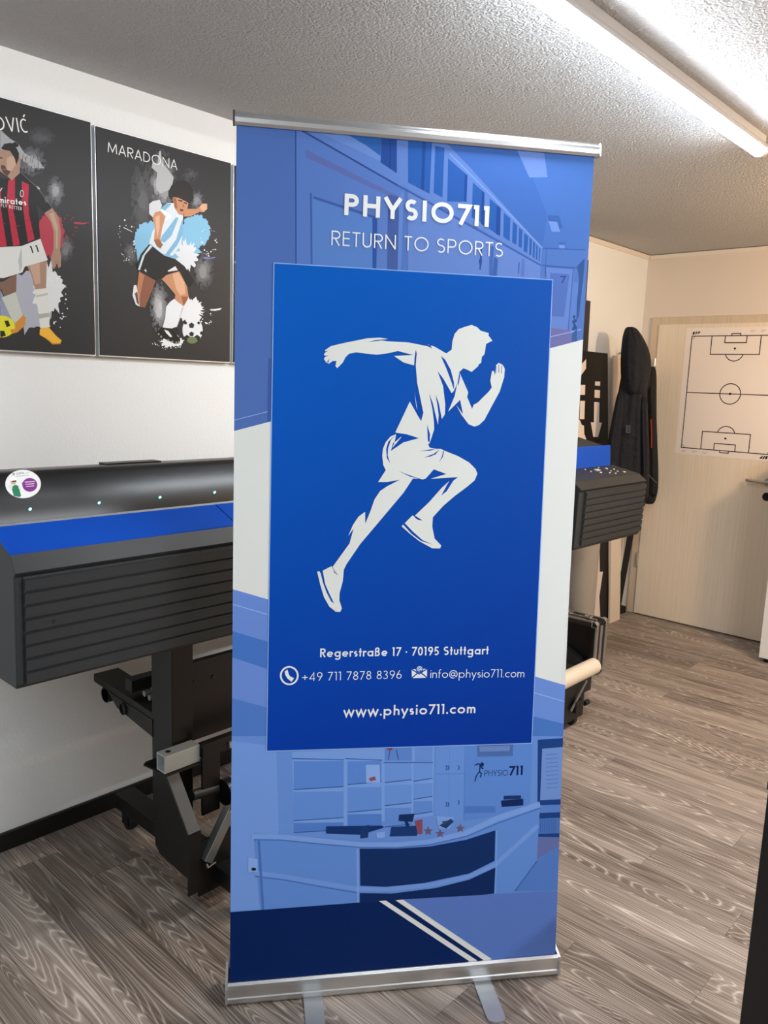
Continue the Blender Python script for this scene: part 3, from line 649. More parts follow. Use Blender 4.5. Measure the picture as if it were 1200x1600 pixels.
P.poly([(555, 113), (520, 128), (490, 162), (472, 205), (468, 250), (474, 305), (490, 338), (442, 412), (500, 412), (578, 398), (500, 438), (455, 468), (420, 520), (392, 600), (362, 672), (361, 598), (320, 628), (285, 680), (256, 748), (289, 703), (264, 795), (210, 870), (158, 942), (190, 990), (224, 1010), (228, 960), (245, 925), (330, 800), (450, 658), (600, 480), (660, 390),
        (700, 392), (720, 397), (740, 390), (790, 333), (868, 362), (770, 392), (940, 382), (900, 394), (838, 450), (760, 538), (672, 622), (720, 652), (784, 632), (850, 560), (920, 500), (1000, 440), (1045, 402), (1062, 360), (1050, 330), (1010, 290), (940, 250), (860, 218), (832, 205), (806, 205), (765, 198), (752, 175), (740, 140), (690, 138), (600, 165), (540, 190)], FW, z2)
P.poly([(150, 938), (157, 945), (190, 992), (226, 975), (222, 1030), (202, 1105), (200, 1150), (216, 1200), (206, 1222), (180, 1222), (165, 1166), (140, 1120), (110, 1050), (94, 967)], FW, z2)
P.poly([(62, 972), (74, 968), (86, 985), (108, 1055), (140, 1125), (168, 1172), (216, 1200), (206, 1223), (178, 1222), (138, 1190), (104, 1130), (80, 1050)], FW, z2)
P.poly([(656, 621), (664, 624), (680, 642), (718, 652), (784, 632), (780, 690), (795, 765), (836, 808), (830, 826), (785, 805), (720, 776), (660, 722), (608, 670)], FW, z2)
P.poly([(594, 680), (606, 682), (650, 725), (716, 775), (786, 803), (836, 808), (826, 827), (780, 826), (700, 782), (640, 735), (590, 690)], FW, z2)
for a in ([(552, 116), (522, 150), (505, 200), (502, 245), (517, 296), (497, 262), (492, 205), (506, 160)], [(552, 104), (620, 114), (697, 138), (600, 165), (522, 218), (535, 170), (586, 128)], [(697, 221), (760, 210), (806, 205), (770, 216)], [(730, 259), (790, 236), (826, 208), (800, 240), (765, 254)],
          [(848, 218), (854, 220), (846, 256), (822, 288), (842, 250)], [(570, 344), (655, 376), (720, 397), (700, 393), (640, 378)], [(941, 382), (912, 404), (870, 470), (836, 497), (872, 430), (895, 394)],
          [(668, 622), (690, 640), (718, 652), (690, 648)], [(155, 942), (165, 965), (190, 994), (168, 978)], [(80, 968), (96, 966), (112, 1050), (142, 1118), (168, 1170), (150, 1158), (120, 1100), (98, 1040)], [(600, 680), (612, 672), (660, 722), (720, 775), (786, 804), (710, 780), (650, 735)]):
    P.poly(a, BL, z2)
P.poly([(530, 200), (545, 165), (585, 130), (590, 128), (560, 165)], FW, z2)
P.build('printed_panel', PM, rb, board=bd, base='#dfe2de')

# ------------------------------------------------------------------ posters on the left wall
def poster(name, label, y0, y1, z0, z1, draw):
    t = thing(name, label, 'poster', (.012, (y0+y1)/2, z0), 0, 'black footballer posters in silver frames')
    MB().box(0, .024, y0-.004, y1+.004, z0-.004, z1+.004).build('frame', MT['alu'], t, bevel=.001)
    p = Print((.028, y0, z0), (1, 0, 0), (0, 1, 0), (0, 0, 1), lim=(0, y1-y0, 0, z1-z0))
    p.step = 2.5e-6; draw(p)
    p.build('poster_panel', PMP, t, board=MB().box(.0242, .028, y0, y1, z0, z1), base='#323233')
zA = (150, 200, 5.4545); zB = (180, 370, 6.316); zC = (0, 150, 3.9)
SK, SKD, SKL = '#c98f6a', '#9a6243', '#dfae8c'
def powder(p, cx, cy, rx, ry, n, seed, z, lo=62, hi=150):          # printed dust cloud: many small grey flecks, dense and light in its middle
    R = random.Random(seed); fl = []
    for i in range(n*13):
        a, q = R.uniform(0, 6.283), R.random()**.6
        g = lo+(hi-lo)*max(0, 1-q)*R.uniform(.35, 1.1); fl.append((g, a, q))
    for g, a, q in sorted(fl):
        k = R.uniform(.07, .2)*(1.3-q); g = max(50, min(225, g))
        p.splat(cx+q*rx*math.cos(a), cy+q*ry*math.sin(a), rx*k*1.2+5, ry*k+5, (g/255, g/255, min(1, (g+2)/255)), seed*31+int(a*1000), .3, 14, z)
def draw_right(p):
    powder(p, 400, 600, 110, 330, 9, 3, zA, 62, 96); powder(p, 560, 470, 120, 280, 12, 4, zA, 66, 200); powder(p, 800, 400, 70, 60, 4, 5, zA, 60, 90)
    powder(p, 860, 620, 60, 90, 5, 6, zA, 70, 150); powder(p, 150, 170, 90, 130, 6, 7, zB, 58, 110); powder(p, 870, 330, 100, 200, 10, 8, zB, 62, 150); powder(p, 430, 700, 90, 260, 12, 9, zB, 80, 200)
    p.poly([(535, 200), (550, 195), (560, 300), (600, 340), (660, 420), (640, 520), (540, 560), (500, 500), (520, 380), (470, 340), (480, 290), (520, 320)], '#b7b8ba', zA)
    p.poly([(450, 650), (480, 625), (540, 612), (560, 660), (540, 720), (480, 760), (450, 730)], '#d8dadc', zA)
    p.text('MARADONA', (97, 205), (690, 360), (106, 120), .1, '#e8e8e6', zA, track=.13)
    SB = '#86bfdf'
    p.splat(850, 880, 120, 140, SB, 11, .12, 60, zA); p.splat(440, 950, 118, 150, SB, 12, .12, 60, zA); p.poly([(330, 940), (700, 860), (900, 1060), (760, 1100), (360, 1200)], SB, zA)
    p.drops(260, 960, 70, 150, '#dfe6ea', 13, 30, 6, zA); p.drops(960, 960, 60, 110, '#dfe6ea', 14, 26, 6, zA)
    p.poly([(230, 850), (310, 890), (300, 880), (235, 846)], '#e0e4e6', zA)
    p.splat(735, 720, 130, 120, '#e8eaec', 15, .25, 60, zB); p.splat(560, 1030, 110, 60, '#e8eaec', 16, .35, 44, zB); p.splat(700, 200, 95, 140, '#e4e8ec', 17, .4, 50, zB)
    p.poly([(930, 715), (990, 712), (1050, 703), (1030, 722), (985, 730), (940, 728)], '#e8eaec', zB); p.drops(900, 800, 50, 60, '#e8eaec', 18, 16, 7, zB); p.drops(520, 1060, 130, 40, '#e8eaec', 19, 24, 6, zB)
    p.poly([(870, 200), (930, 208), (985, 198), (980, 210), (920, 218), (870, 220)], '#7d7fc4', zB)
    # far leg and boot
    p.poly([(232, 340), (395, 430), (372, 500), (330, 610), (290, 700), (240, 690), (205, 600)], '#8d5a44', zB); p.poly([(232, 340), (285, 380), (255, 520), (235, 640), (200, 590), (215, 480)], '#b97c5a', zB)
    p.poly([(180, 480), (205, 475), (222, 560), (240, 690), (200, 670), (168, 580)], '#e2e4e4', zB); p.poly([(190, 560), (215, 540), (235, 680), (210, 650)], '#6b4a3a', zB)
    # near leg
    p.poly([(455, 420), (500, 380), (625, 338), (700, 460), (710, 520), (722, 600), (672, 690), (585, 612), (590, 570), (480, 440)], SK, zB)
    p.poly([(560, 370), (620, 350), (680, 450), (690, 560), (640, 580), (600, 520)], SKL, zB); p.poly([(650, 590), (715, 590), (700, 640), (670, 680)], SKD, zB)
    p.poly([(580, 612), (672, 690), (640, 780), (605, 890), (560, 905), (465, 895), (490, 800), (500, 690), (540, 640)], '#e9ecef', zB)
    p.poly([(655, 700), (672, 692), (640, 800), (610, 880)], '#c9ced4', zB)
    p.poly([(450, 890), (560, 910), (640, 1010), (635, 1050), (590, 1058), (430, 980), (412, 945)], '#1c1c1c', zB); p.poly([(480, 915), (520, 930), (560, 985), (540, 990), (500, 950)], '#e8eaea', zB); p.poly([(560, 900), (600, 890), (635, 930), (620, 965), (580, 940)], '#262626', zB)
    for x, y in ((425, 960), (450, 985), (520, 1020), (560, 1035), (600, 1045), (625, 1040)): p.circ(x, y, 11, 11, '#8a8d78', zB, 8)
    # ball
    p.circ(760, 920, 100, 125, '#e6e9ec', zB)
    for cx, cy, r in ((750, 875, 30), (705, 1000, 34), (805, 1000, 34), (750, 960, 26), (850, 950, 20), (690, 850, 18), (820, 850, 16)):
        p.poly([(cx+r*math.sin(k*1.2566), cy-r*math.cos(k*1.2566)) for k in range(5)], '#26282a', zB)
    p.circ(755, 1020, 50, 34, '#707d55', zB)
    # shorts, shirt, arms, head
    p.poly([(330, 75), (365, 95), (480, 185), (590, 220), (680, 290), (775, 430), (735, 500), (705, 490), (630, 340), (500, 372), (410, 430), (380, 425), (230, 335), (205, 280), (250, 170)], '#1b1b1b', zB)
    p.poly([(340, 85), (365, 95), (290, 180), (240, 330), (222, 325), (265, 190)], '#cfe0e6', zB); p.poly([(515, 335), (590, 290), (615, 330), (520, 345)], '#e6e6e6', zB); p.poly([(280, 330), (300, 318), (308, 352)], '#d0d0d0', zB)
    p.poly([(600, 640), (660, 640), (740, 740), (735, 900), (720, 1000), (650, 1090), (560, 1070), (450, 980), (480, 880), (560, 780), (530, 720)], '#dde7ee', zA)
    for a in ([(545, 690), (600, 640), (640, 650), (570, 720)], [(560, 920), (680, 760), (700, 770), (640, 920), (580, 980), (545, 960)], [(735, 770), (740, 900), (690, 1000), (620, 1085), (590, 1075), (680, 950)]): p.poly(a, '#7fb4d6', zA)
    p.poly([(520, 710), (560, 690), (640, 740), (640, 765), (570, 800), (590, 760)], '#e8eef2', zA)
    p.poly([(500, 720), (545, 705), (590, 755), (560, 860), (545, 950), (565, 1000), (545, 1030), (515, 1010), (490, 960), (500, 850), (478, 770)], SK, zA)
    p.poly([(500, 760), (540, 740), (540, 850), (520, 940), (508, 850)], SKL, zA); p.poly([(490, 955), (530, 945), (568, 995), (545, 1030), (520, 1010)], SKD, zA)
    p.poly([(755, 690), (860, 690), (900, 645), (945, 645), (945, 690), (915, 718), (880, 715), (800, 755), (745, 755)], SK, zA); p.poly([(880, 680), (905, 645), (940, 645), (945, 690), (910, 715)], SKL, zA)
    p.poly([(650, 590), (700, 590), (785, 640), (775, 690), (735, 745), (700, 735), (665, 680)], SK, zA); p.poly([(655, 595), (680, 600), (690, 690), (670, 680)], SKD, zA)
    p.poly([(700, 610), (735, 620), (730, 630), (698, 622)], '#2a1c16', zA); p.poly([(745, 632), (775, 640), (772, 648), (745, 642)], '#2a1c16', zA)
    p.poly([(738, 645), (752, 672), (735, 676)], SKD, zA); p.poly([(712, 690), (745, 695), (735, 712), (715, 708)], '#6b2f28', zA)
    p.poly([(640, 490), (690, 450), (750, 445), (800, 480), (825, 540), (830, 600), (805, 640), (760, 625), (700, 595), (655, 590), (640, 615), (618, 580), (618, 535)], '#241f1e', zA)
def draw_left(p):
    p.text('OVIĆ', (-40, 205), (176, 226), (-40, 118), .1, '#e8e8e6', zC, track=.16)
    powder(p, 250, 250, 90, 60, 7, 21, zC, 55, 85); powder(p, 340, 580, 50, 90, 8, 22, zC, 70, 160); powder(p, 400, 930, 50, 80, 7, 23, zC, 60, 130); powder(p, 190, 400, 90, 90, 8, 24, zC, 70, 150)
    p.poly([(0, 205), (60, 260), (110, 290), (150, 350), (240, 400), (270, 440), (200, 440), (120, 380), (0, 330)], '#a2a3a6', zC)
    R = random.Random(5)
    for i in range(26):
        x, y = R.uniform(120, 260), R.uniform(350, 445); p.line([(x, y), (x+R.uniform(-12, 12), y+R.uniform(18, 50))], .0012, '#202021', zC)
    p.splat(310, 840, 78, 140, '#b23b4c', 26, .1, 60, zC); p.drops(420, 800, 40, 60, '#b23b4c', 27, 16, 4, zC); p.poly([(448, 768), (500, 772), (545, 770), (510, 782), (452, 780)], '#b23b4c', zC)
    p.splat(200, 1240, 140, 190, '#a9abb6', 28, .2, 50, zC); p.splat(290, 1180, 90, 150, '#d8dadc', 29, .3, 50, zC); p.drops(330, 1250, 70, 140, '#e2e4e6', 30, 40, 5, zC); p.drops(60, 1330, 80, 80, '#9aa0c0', 31, 16, 7, zC)
    p.poly([(0, 1180), (60, 1300), (100, 1400), (60, 1420), (0, 1420)], '#8f93a8', zC)
    A, AD, AL = '#a58470', '#7b5f50', '#bf9d88'
    p.poly([(-90, 1150), (20, 1130), (100, 1080), (98, 1190), (85, 1215), (30, 1230), (8, 1180)], AD, zC); p.poly([(10, 1228), (95, 1195), (140, 1350), (105, 1395), (70, 1360)], '#bfc3b8', zC)
    p.poly([(95, 1380), (140, 1335), (157, 1350), (150, 1400), (105, 1440), (70, 1450)], '#c98a3a', zC)
    p.poly([(150, 1010), (285, 1000), (280, 1170), (255, 1200), (212, 1180), (190, 1090)], A, zC); p.poly([(175, 1020), (240, 1010), (245, 1140), (215, 1150)], AL, zC)
    p.poly([(208, 1180), (285, 1170), (302, 1290), (300, 1410), (245, 1415), (228, 1290)], '#d8d9d2', zC); p.poly([(215, 1215), (290, 1200), (292, 1212), (218, 1228)], '#b9bab2', zC); p.poly([(228, 1330), (300, 1320), (300, 1345), (234, 1358)], '#a9aaa2', zC)
    p.poly([(242, 1420), (295, 1408), (340, 1460), (375, 1490), (365, 1510), (320, 1512), (275, 1475), (240, 1455)], '#eab23c', zC); p.poly([(275, 1470), (320, 1505), (370, 1505), (365, 1512), (318, 1514)], '#c98f2c', zC)
    p.circ(10, 1405, 80, 66, '#d9d231', zC); p.poly([(25, 1370), (50, 1368), (62, 1400), (40, 1410)], '#2b2b22', zC); p.poly([(0, 1430), (25, 1432), (35, 1460), (10, 1470), (0, 1465)], '#2b2b22', zC); p.poly([(60, 1425), (85, 1420), (75, 1450)], '#c77a22', zC)
    p.poly([(-80, 920), (130, 915), (245, 870), (290, 1000), (150, 1040), (135, 1075), (20, 1110), (-90, 1105)], '#d8d9d5', zC); p.poly([(130, 920), (135, 1040), (120, 1075), (110, 1000)], '#b4b6b2', zC)
    p.text('11', (192, 958), (240, 950), (190, 914), .2, '#151515', zC, track=.35)
    p.poly([(-90, 480), (60, 510), (120, 460), (160, 480), (225, 560), (320, 680), (272, 712), (225, 670), (245, 870), (130, 915), (-90, 925)], '#1d1b1c', zC)
    for a in ([(50, 515), (90, 500), (90, 640), (80, 700), (120, 905), (80, 915), (60, 780), (40, 640)], [(132, 520), (175, 540), (170, 640), (175, 720), (210, 872), (170, 890), (150, 760), (135, 640)], [(-60, 560), (5, 560), (5, 690), (40, 915), (-60, 920)]): p.poly(a, '#b5263f', zC)
    for x0, y0, x1, y1 in ((60, 740, 95, 735), (85, 800, 120, 790), (90, 860, 112, 850), (160, 760, 180, 756), (175, 830, 198, 822), (10, 780, 30, 776)): p.line([(x0, y0), (x1, y1)], .0022, '#8d1d32', zC)
    p.text('mirates', (-6, 650), (161, 668), (-4, 612), .17, '#e6e2e2', zC, track=.1); p.text('FLY BETTER', (5, 675), (132, 698), (6, 655), .14, '#cfcaca', zC, track=.2)
    p.circ(132, 595, 12, 22, '#cfcaca', zC); p.circ(132, 595, 8, 17, '#6d1b29', zC); p.circ(285, 628, 14, 22, '#5b5657', zC); p.poly([(222, 548), (240, 562), (243, 570), (228, 566)], '#d8d4d4', zC); p.line([(0, 580), (12, 560)], .002, '#d8d4d4', zC)
    p.line([(125, 465), (228, 560), (318, 680)], .0018, '#77706f', zC)
    p.poly([(272, 712), (318, 682), (355, 740), (370, 830), (365, 940), (372, 980), (370, 1040), (355, 1050), (345, 1020), (330, 1055), (318, 1045), (308, 990), (325, 930), (325, 830), (310, 770)], A, zC); p.poly([(300, 720), (325, 710), (352, 800), (350, 930), (338, 930), (340, 830)], AL, zC)
    p.line([(338, 1000), (342, 1045)], .0012, AD, zC); p.line([(352, 1000), (354, 1045)], .0012, AD, zC)
    p.poly([(-40, 350), (0, 330), (105, 330), (125, 380), (120, 430), (120, 470), (70, 515), (45, 490), (0, 460), (-40, 440)], A, zC); p.poly([(40, 380), (95, 350), (95, 420), (60, 470), (40, 470)], AL, zC)
    p.poly([(95, 390), (118, 385), (122, 425), (105, 440)], A, zC)
    p.poly([(5, 420), (30, 425), (40, 450), (65, 460), (45, 488), (20, 470), (5, 440)], '#4f3c33', zC); p.poly([(0, 372), (15, 376), (12, 382), (0, 380)], '#2a211d', zC); p.poly([(18, 440), (36, 446), (30, 452), (18, 448)], '#8a5a50', zC)
    p.poly([(5, 320), (25, 292), (65, 285), (98, 315), (115, 350), (112, 385), (98, 420), (88, 380), (60, 335), (20, 328)], '#1f1a19', zC); p.poly([(70, 290), (90, 280), (112, 292), (112, 310), (95, 312)], '#1f1a19', zC)
def draw_hidden(p):
    p.splat(400, 420, 30, 60, '#9a9c9e', 41, .3, 40); p.splat(440, 480, 40, 40, '#b23b3c', 42, .3, 40)
    p.poly([(395, 360), (420, 350), (440, 380), (430, 470), (440, 540), (425, 545), (410, 480), (395, 540), (380, 535), (392, 440)], '#8b7a6d')
poster('football_poster', 'framed black poster of a footballer in a red and black striped shirt', -4.492, -3.975, 1.597, 2.299, draw_left)
poster('football_poster', 'framed black poster of a footballer in light blue striped shirt striking a ball', -3.957, -3.447, 1.597, 2.293, draw_right)
poster('football_poster', 'dark framed poster almost wholly hidden behind the top left of the blue banner', -3.428, -2.918, 1.597, 2.29, draw_hidden)

# ------------------------------------------------------------------ wide-format printer
pr = thing('wide_format_printer', 'black and blue wide-format printer on a wheeled stand along the left wall', 'printer', (.5, -3.06, 0))
YL0, YL1, YR0, YR1 = -4.58, -3.45, -2.19, -1.55
G1, G2 = (.692, 1.205), (.628, 1.297)
MB().prism_y([(.2, .86), (.800, .857), (.806, .868), (.812, 1.108), (.82, 1.117), (.798, 1.152), (.70, 1.194), (.69, 1.198), (.618, 1.286), (.5, 1.292), (.2, 1.24)], YL0, YL1).build('side_housing', MT['anth'], pr, bevel=.003)
def ribs(y0, y1, name):
    pf = [(.80, .868)]; n = 8; z0, z1 = .868, 1.108
    for i in range(n):
        a = z0+(z1-z0)*i/n; c_ = z0+(z1-z0)*(i+1)/n; xa = .8125+.008*i/n
        pf += [(xa+.0015, a), (xa+.0045, c_-.007), (xa-.004, c_-.0045), (xa-.004, c_)]
    pf += [(.80, 1.108)]
    MB().prism_y(pf, y0, y1).build(name, MT['anth2'], pr)
ribs(YL0+.018, YL1, 'ribbed_front')
MB().prism_y([(.8205, 1.1165), (.8215, 1.119), (.7995, 1.1545), (.797, 1.153)], YL0, YL1).build('bevel_strip', MT['anth3'], pr)
for y0, y1 in ((YL0, -3.992), (-3.988, YL1)):
    MB().prism_y([(.798, 1.152), (.798, 1.157), (.70, 1.199), (.698, 1.195)], y0, y1).build('blue_lid', MT['blue'], pr)
MB().prism_y([(.698, 1.195), (.70, 1.199), (.694, 1.203), (.688, 1.199)], YL0, YL1).build('lid_strip', MT['alud'], pr)
for y0, y1 in ((YL0, -3.806), (-3.797, YL1+.02)):
    MB().prism_y([(.692, 1.196), (.692, 1.205), (.628, 1.297), (.617, 1.305), (.60, 1.308), (.5, 1.301), (.2, 1.25), (.2, 1.243), (.5, 1.294), (.620, 1.288)], y0, y1).build('window_cover', MT['gloss'], pr, smooth=True)
MB().box(.53, .57, -4.235, -4.075, 1.295, 1.310).build('cover_grip', MT['black'], pr)
for y in (-4.483, -4.315, -4.147, -3.977):
    MB().tube((.676, y, 1.2265), (.6805, y, 1.2295), .0026, 10).build('status_light', MT['led'], pr)
for y in (-4.5, -3.9): MB().tube((.8165, y, 1.0), (.8205, y, 1.0), .004, 10).build('screw', MT['black'], pr)
# round sticker on the cover
sl = Vector((G2[0]-G1[0], 0, G2[1]-G1[1])).normalized(); sn = Vector((-sl.z, 0, sl.x)); sn = sn if sn.z > 0 else -sn
p = Print(Vector((.6923, -4.5, 1.2052)), sn, (0, 1, 0), sl); zs = (0, 680, 3.158)
st_uv = [p.uv(0+(114+88*math.cos(i*.1745))/3.158, 680+(241+70*math.sin(i*.1745))/3.158) for i in range(36)]
p.k = 6
p.polyuv(st_uv, '#e4e6e4')
p.text('GEPA', (82, 196), (120, 191), (82, 185), .2, '#8d9490', zs, track=.15); p.circ(67, 192, 7, 7, '#9aa3a0', zs, 12); p.line([(80, 203), (142, 197)], .0016, '#a9b0ad', zs); p.line([(122, 188), (145, 185)], .0014, '#b5bab8', zs)
p.circ(147, 245, 37, 34, '#7d2b84', zs); p.poly([(104, 235), (120, 233), (118, 248)], '#7d2b84', zs)
for i in range(3): p.line([(122+3*i, 232+11*i), (172-2*i, 228+11*i)], .002, '#d8c6da', zs)
p.poly([(55, 255), (75, 245), (92, 250), (104, 300), (95, 306), (68, 300)], '#1e7a55', zs); p.circ(66, 228, 15, 17, '#c8a890', zs, 14); p.poly([(48, 218), (64, 206), (82, 212), (80, 224), (50, 226)], '#ececec', zs); p.poly([(58, 226), (80, 222), (80, 230), (60, 232)], '#3a2c28', zs)
p.poly([(40, 250), (56, 240), (62, 262), (50, 270)], '#d8dad8', zs); p.poly([(90, 246), (102, 262), (100, 275), (92, 262)], '#d8dad8', zs)
sticker = p.build('sticker', PMS, pr); sticker['label'] = 'round white sticker with a purple speech bubble'
# recessed middle part
MB().prism_y([(.2, .86), (.66, .857), (.69, 1.05), (.68, 1.19), (.59, 1.27), (.5, 1.28), (.2, 1.24)], YL1, YR0).build('middle_housing', MT['black'], pr, bevel=.003)
MB().prism_y([(.682, 1.196), (.682, 1.205), (.60, 1.29), (.5, 1.30), (.2, 1.25), (.2, 1.242), (.5, 1.29), (.595, 1.28)], YL1+.026, YR0-.002).build('window_cover', MT['gloss'], pr)
MB().prism_y([(.692, .98), (.74, .99), (.74, 1.0), (.692, 1.0)], YL1, YR0).build('media_guide', MT['anth'], pr)
# right housing with control panel
MB().prism_y([(.2, .85), (.800, .85), (.806, .862), (.812, 1.108), (.82, 1.117), (.778, 1.147), (.638, 1.174), (.60, 1.19), (.2, 1.19)], YR0, YR1).build('side_housing', MT['anth'], pr, bevel=.003)
ribs(YR0+.05, YR1, 'ribbed_front')
MB().prism_y([(.8205, 1.1165), (.8215, 1.119), (.7795, 1.1495), (.777, 1.148)], YR0, YR1).build('bevel_strip', MT['anth3'], pr)
MB().prism_y([(.777, 1.1475), (.777, 1.151), (.64, 1.1785), (.638, 1.174)], YR0+.01, YR1-.005).build('control_panel', MT['anth2'], pr)
MB().prism_y([(.640, 1.176), (.632, 1.278), (.622, 1.278), (.626, 1.17)], -2.9, YR1-.03).build('blue_panel', MT['blue'], pr, bevel=.002)
MB().prism_y([(.624, 1.19), (.622, 1.276), (.45, 1.315), (.2, 1.28), (.2, 1.19)], YR0, -1.63).build('rear_housing', MT['anth2'], pr, bevel=.003)
zpan = lambda x: 1.151+(.777-x)*.2007
def pad(x, y, sx, sy, name, m):
    MB().prism_y([(x-sx, zpan(x-sx)), (x+sx, zpan(x+sx)), (x+sx, zpan(x+sx)+.004), (x-sx, zpan(x-sx)+.004)], y-sy, y+sy).build(name, m, pr)
pad(.685, -1.80, .008, .018, 'display', MT['key'])
for x, y, a, c_ in ((.72, -1.83, .002, .009), (.735, -1.77, .002, .006), (.68, -1.70, .006, .005), (.70, -1.66, .003, .004), (.73, -1.68, .003, .004), (.745, -1.64, .005, .006), (.66, -1.74, .002, .004), (.75, -1.74, .002, .005), (.695, -1.88, .002, .004), (.665, -1.88, .002, .004), (.715, -1.72, .002, .003)):
    pad(x, y, a, c_, 'button', MT['key'])
# stand
def caster(x, y, par):
    b = MB(); b.box(x-.018, x+.018, y-.02, y+.02, .055, .075); b.box(x-.016, x+.02, y-.021, y-.016, .02, .06); b.box(x-.016, x+.02, y+.016, y+.021, .02, .06)
    f = b.build('caster', MT['black'], par)
    MB().tube((x+.004, y-.015, .026), (x+.004, y+.015, .026), .026, 20).build('wheel', MT['rubber'], f, bevel=.003)
for y0, s in ((-4.03, 1), (-2.12, 1)):
    MB().box(.433, .545, y0, y0+.073, .127, .87).build('leg', MT['black'], pr, bevel=.003)
    MB().box(.13, .82, y0+.04, y0+.11, .072, .127).build('foot_rail', MT['black'], pr, bevel=.003)
    for x in (.162, .775): caster(x, y0+.075, pr)
b = MB(); b.prism_y([(.075, .522), (.436, .50), (.436, .527), (.075, .549)], -4.03, -3.94); b.build('arm', MT['black'], pr, bevel=.002)
MB().prism_y([(.17, .518), (.44, .505), (.44, .45), (.23, .478)], -4.032, -4.026).build('arm_gusset', MT['black'], pr)
MB().tube((.15, -4.03, .497), (.15, -3.95, .497), .026, 20, inner=.023).build('roll_holder', MT['black'], pr)
MB().tube((.27, -4.037, .488), (.27, -4.031, .488), .02, 20, inner=.017).build('cable_ring', MT['anth3'], pr)
MB().prism_y([(.535, .160), (.559, .14), (.705, .127), (.705, .264), (.598, .400), (.535, .400)], -4.085, -4.045).build('lower_leg', MT['black'], pr, bevel=.002)
MB().prism_y([(.598, .402), (.708, .264), (.712, .267), (.602, .406)], -4.085, -4.047).build('slope_plate', MT['satin'], pr)
MB().box(.705, .712, -4.085, -4.045, .076, .264).build('front_plate', MT['black'], pr)
MB().box(.695, .703, -4.045, -3.62, .052, .222).build('lower_tray', MT['black'], pr)
MB().prism_z([(.488, -4.083), (.498, -4.098), (.605, -4.085), (.605, -3.97), (.488, -3.97)], .401, .406).build('flange', MT['black'], pr)
x0, x1, z0, z1, t = .553, .597, .407, .461, .004
q = MB(); L4 = lambda y, d: [(x0+d, y, z0+d), (x1-d, y, z0+d), (x1-d, y, z1-d), (x0+d, y, z1-d)]
q.add(L4(-4.088, 0)+L4(-3.969, 0)+L4(-4.088, t)+L4(-3.969, t), [f for i in range(4) for j in [(i+1) % 4] for f in ([i, j, 4+j, 4+i], [8+j, 8+i, 12+i, 12+j], [j, i, 8+i, 8+j], [4+i, 4+j, 12+j, 12+i])])
q.build('support_tube', MT['silver'], pr, bevel=.0015)
MB().tube((.574, -4.063, .4605), (.574, -4.063, .4618), .008, 16).build('tube_hole', MT['blackm'], pr)
MB().box(.585, .610, -3.968, -2.1, .418, .462).build('take_up_bar', MT['black'], pr, bevel=.0015)
MB().box(.602, .609, -3.968, -3.905, .235, .45).build('take_up_plate', MT['black'], pr)
MB().box(.611, .618, -3.875, -3.845, .425, .445).build('bracket', MT['alud'], pr)
MB().box(.49, .51, -3.955, -2.05, .43, .683).build('cross_panel', MT['black'], pr, bevel=.002)
for y in (-3.93, -3.86): MB().tube((.511, y, .62), (.514, y, .62), .006, 10).build('screw', MT['anth3'], pr)
MB().box(.28, .32, -4.03, -2.06, .555, .594).build('rear_rail', MT['anth3'], pr)
for x, z in ((.34, .55), (.37, .545)): MB().tube((x, -4.0, z), (x, -2.1, z), .009, 10).build('media_rod', MT['silver'], pr)
MB().tube((.62, -3.885, .29), (.62, -2.8, .29), .039, 28).build('cardboard_core', MT['card'], pr, smooth=True)
MB().tube((.62, -3.90, .29), (.62, -3.872, .29), .0405, 28).build('core_hub', MT['gloss'], pr, smooth=True)
MB().tube((.60, -4.0, .31), (.60, -3.91, .30), .016, 18).build('core_shaft', MT['anth3'], pr, smooth=True)
A, B = Vector((.725, -4.03, .165)), Vector((.725, -3.945, .295)); d = (B-A); e = Vector((0, d.z, -d.y)).normalized()
A0 = A-e*.012
pf = [A0, A0+e*.03, A0+e*.03+Vector((-.028, 0, 0)), A0+e*.026+Vector((-.028, 0, 0)), A0+e*.026+Vector((-.004, 0, 0)), A0+e*.004+Vector((-.004, 0, 0)), A0+e*.004+Vector((-.028, 0, 0)), A0+Vector((-.028, 0, 0))]
MB().prism(pf, 0, d).build('lever', MT['galv'], pr, bevel=.001)
MB().path([A+Vector((.004, -.008, .0)), A+Vector((.006, -.004, -.012)), A+Vector((.006, .022, -.006))], .0035).build('lever_clip', MT['chrome'], pr)
MB().path([B+Vector((.004, -.012, .0)), B+Vector((.006, .004, .012)), B+Vector((.006, .022, .0))], .0035).build('lever_clip', MT['chrome'], pr)
# right end of the take-up unit
b = MB(); b.prism_x([(-2.16, .03), (-1.972, .03), (-1.972, .14), (-1.912, .14), (-1.912, .235), (-2.16, .235)], .62, .80); b.build('motor_box', MT['black'], pr, bevel=.002)
MB().tube((.80, -1.965, .085), (.80, -1.93, .085), .012, 14).build('knob', MT['rubber'], pr)
MB().tube((.82, -2.75, .27), (.82, -1.94, .27), .037, 28, inner=.034).build('paper_tube', MT['paper'], pr, smooth=True)
A, B = Vector((.815, -2.12, .10)), Vector((.815, -1.99, .215)); d = (B-A); e = Vector((0, d.z, -d.y)).normalized()
MB().prism([A, A+e*.016, A+e*.016+Vector((-.004, 0, 0)), A+Vector((-.004, 0, 0))], 0, d).build('lever', MT['galv'], pr)

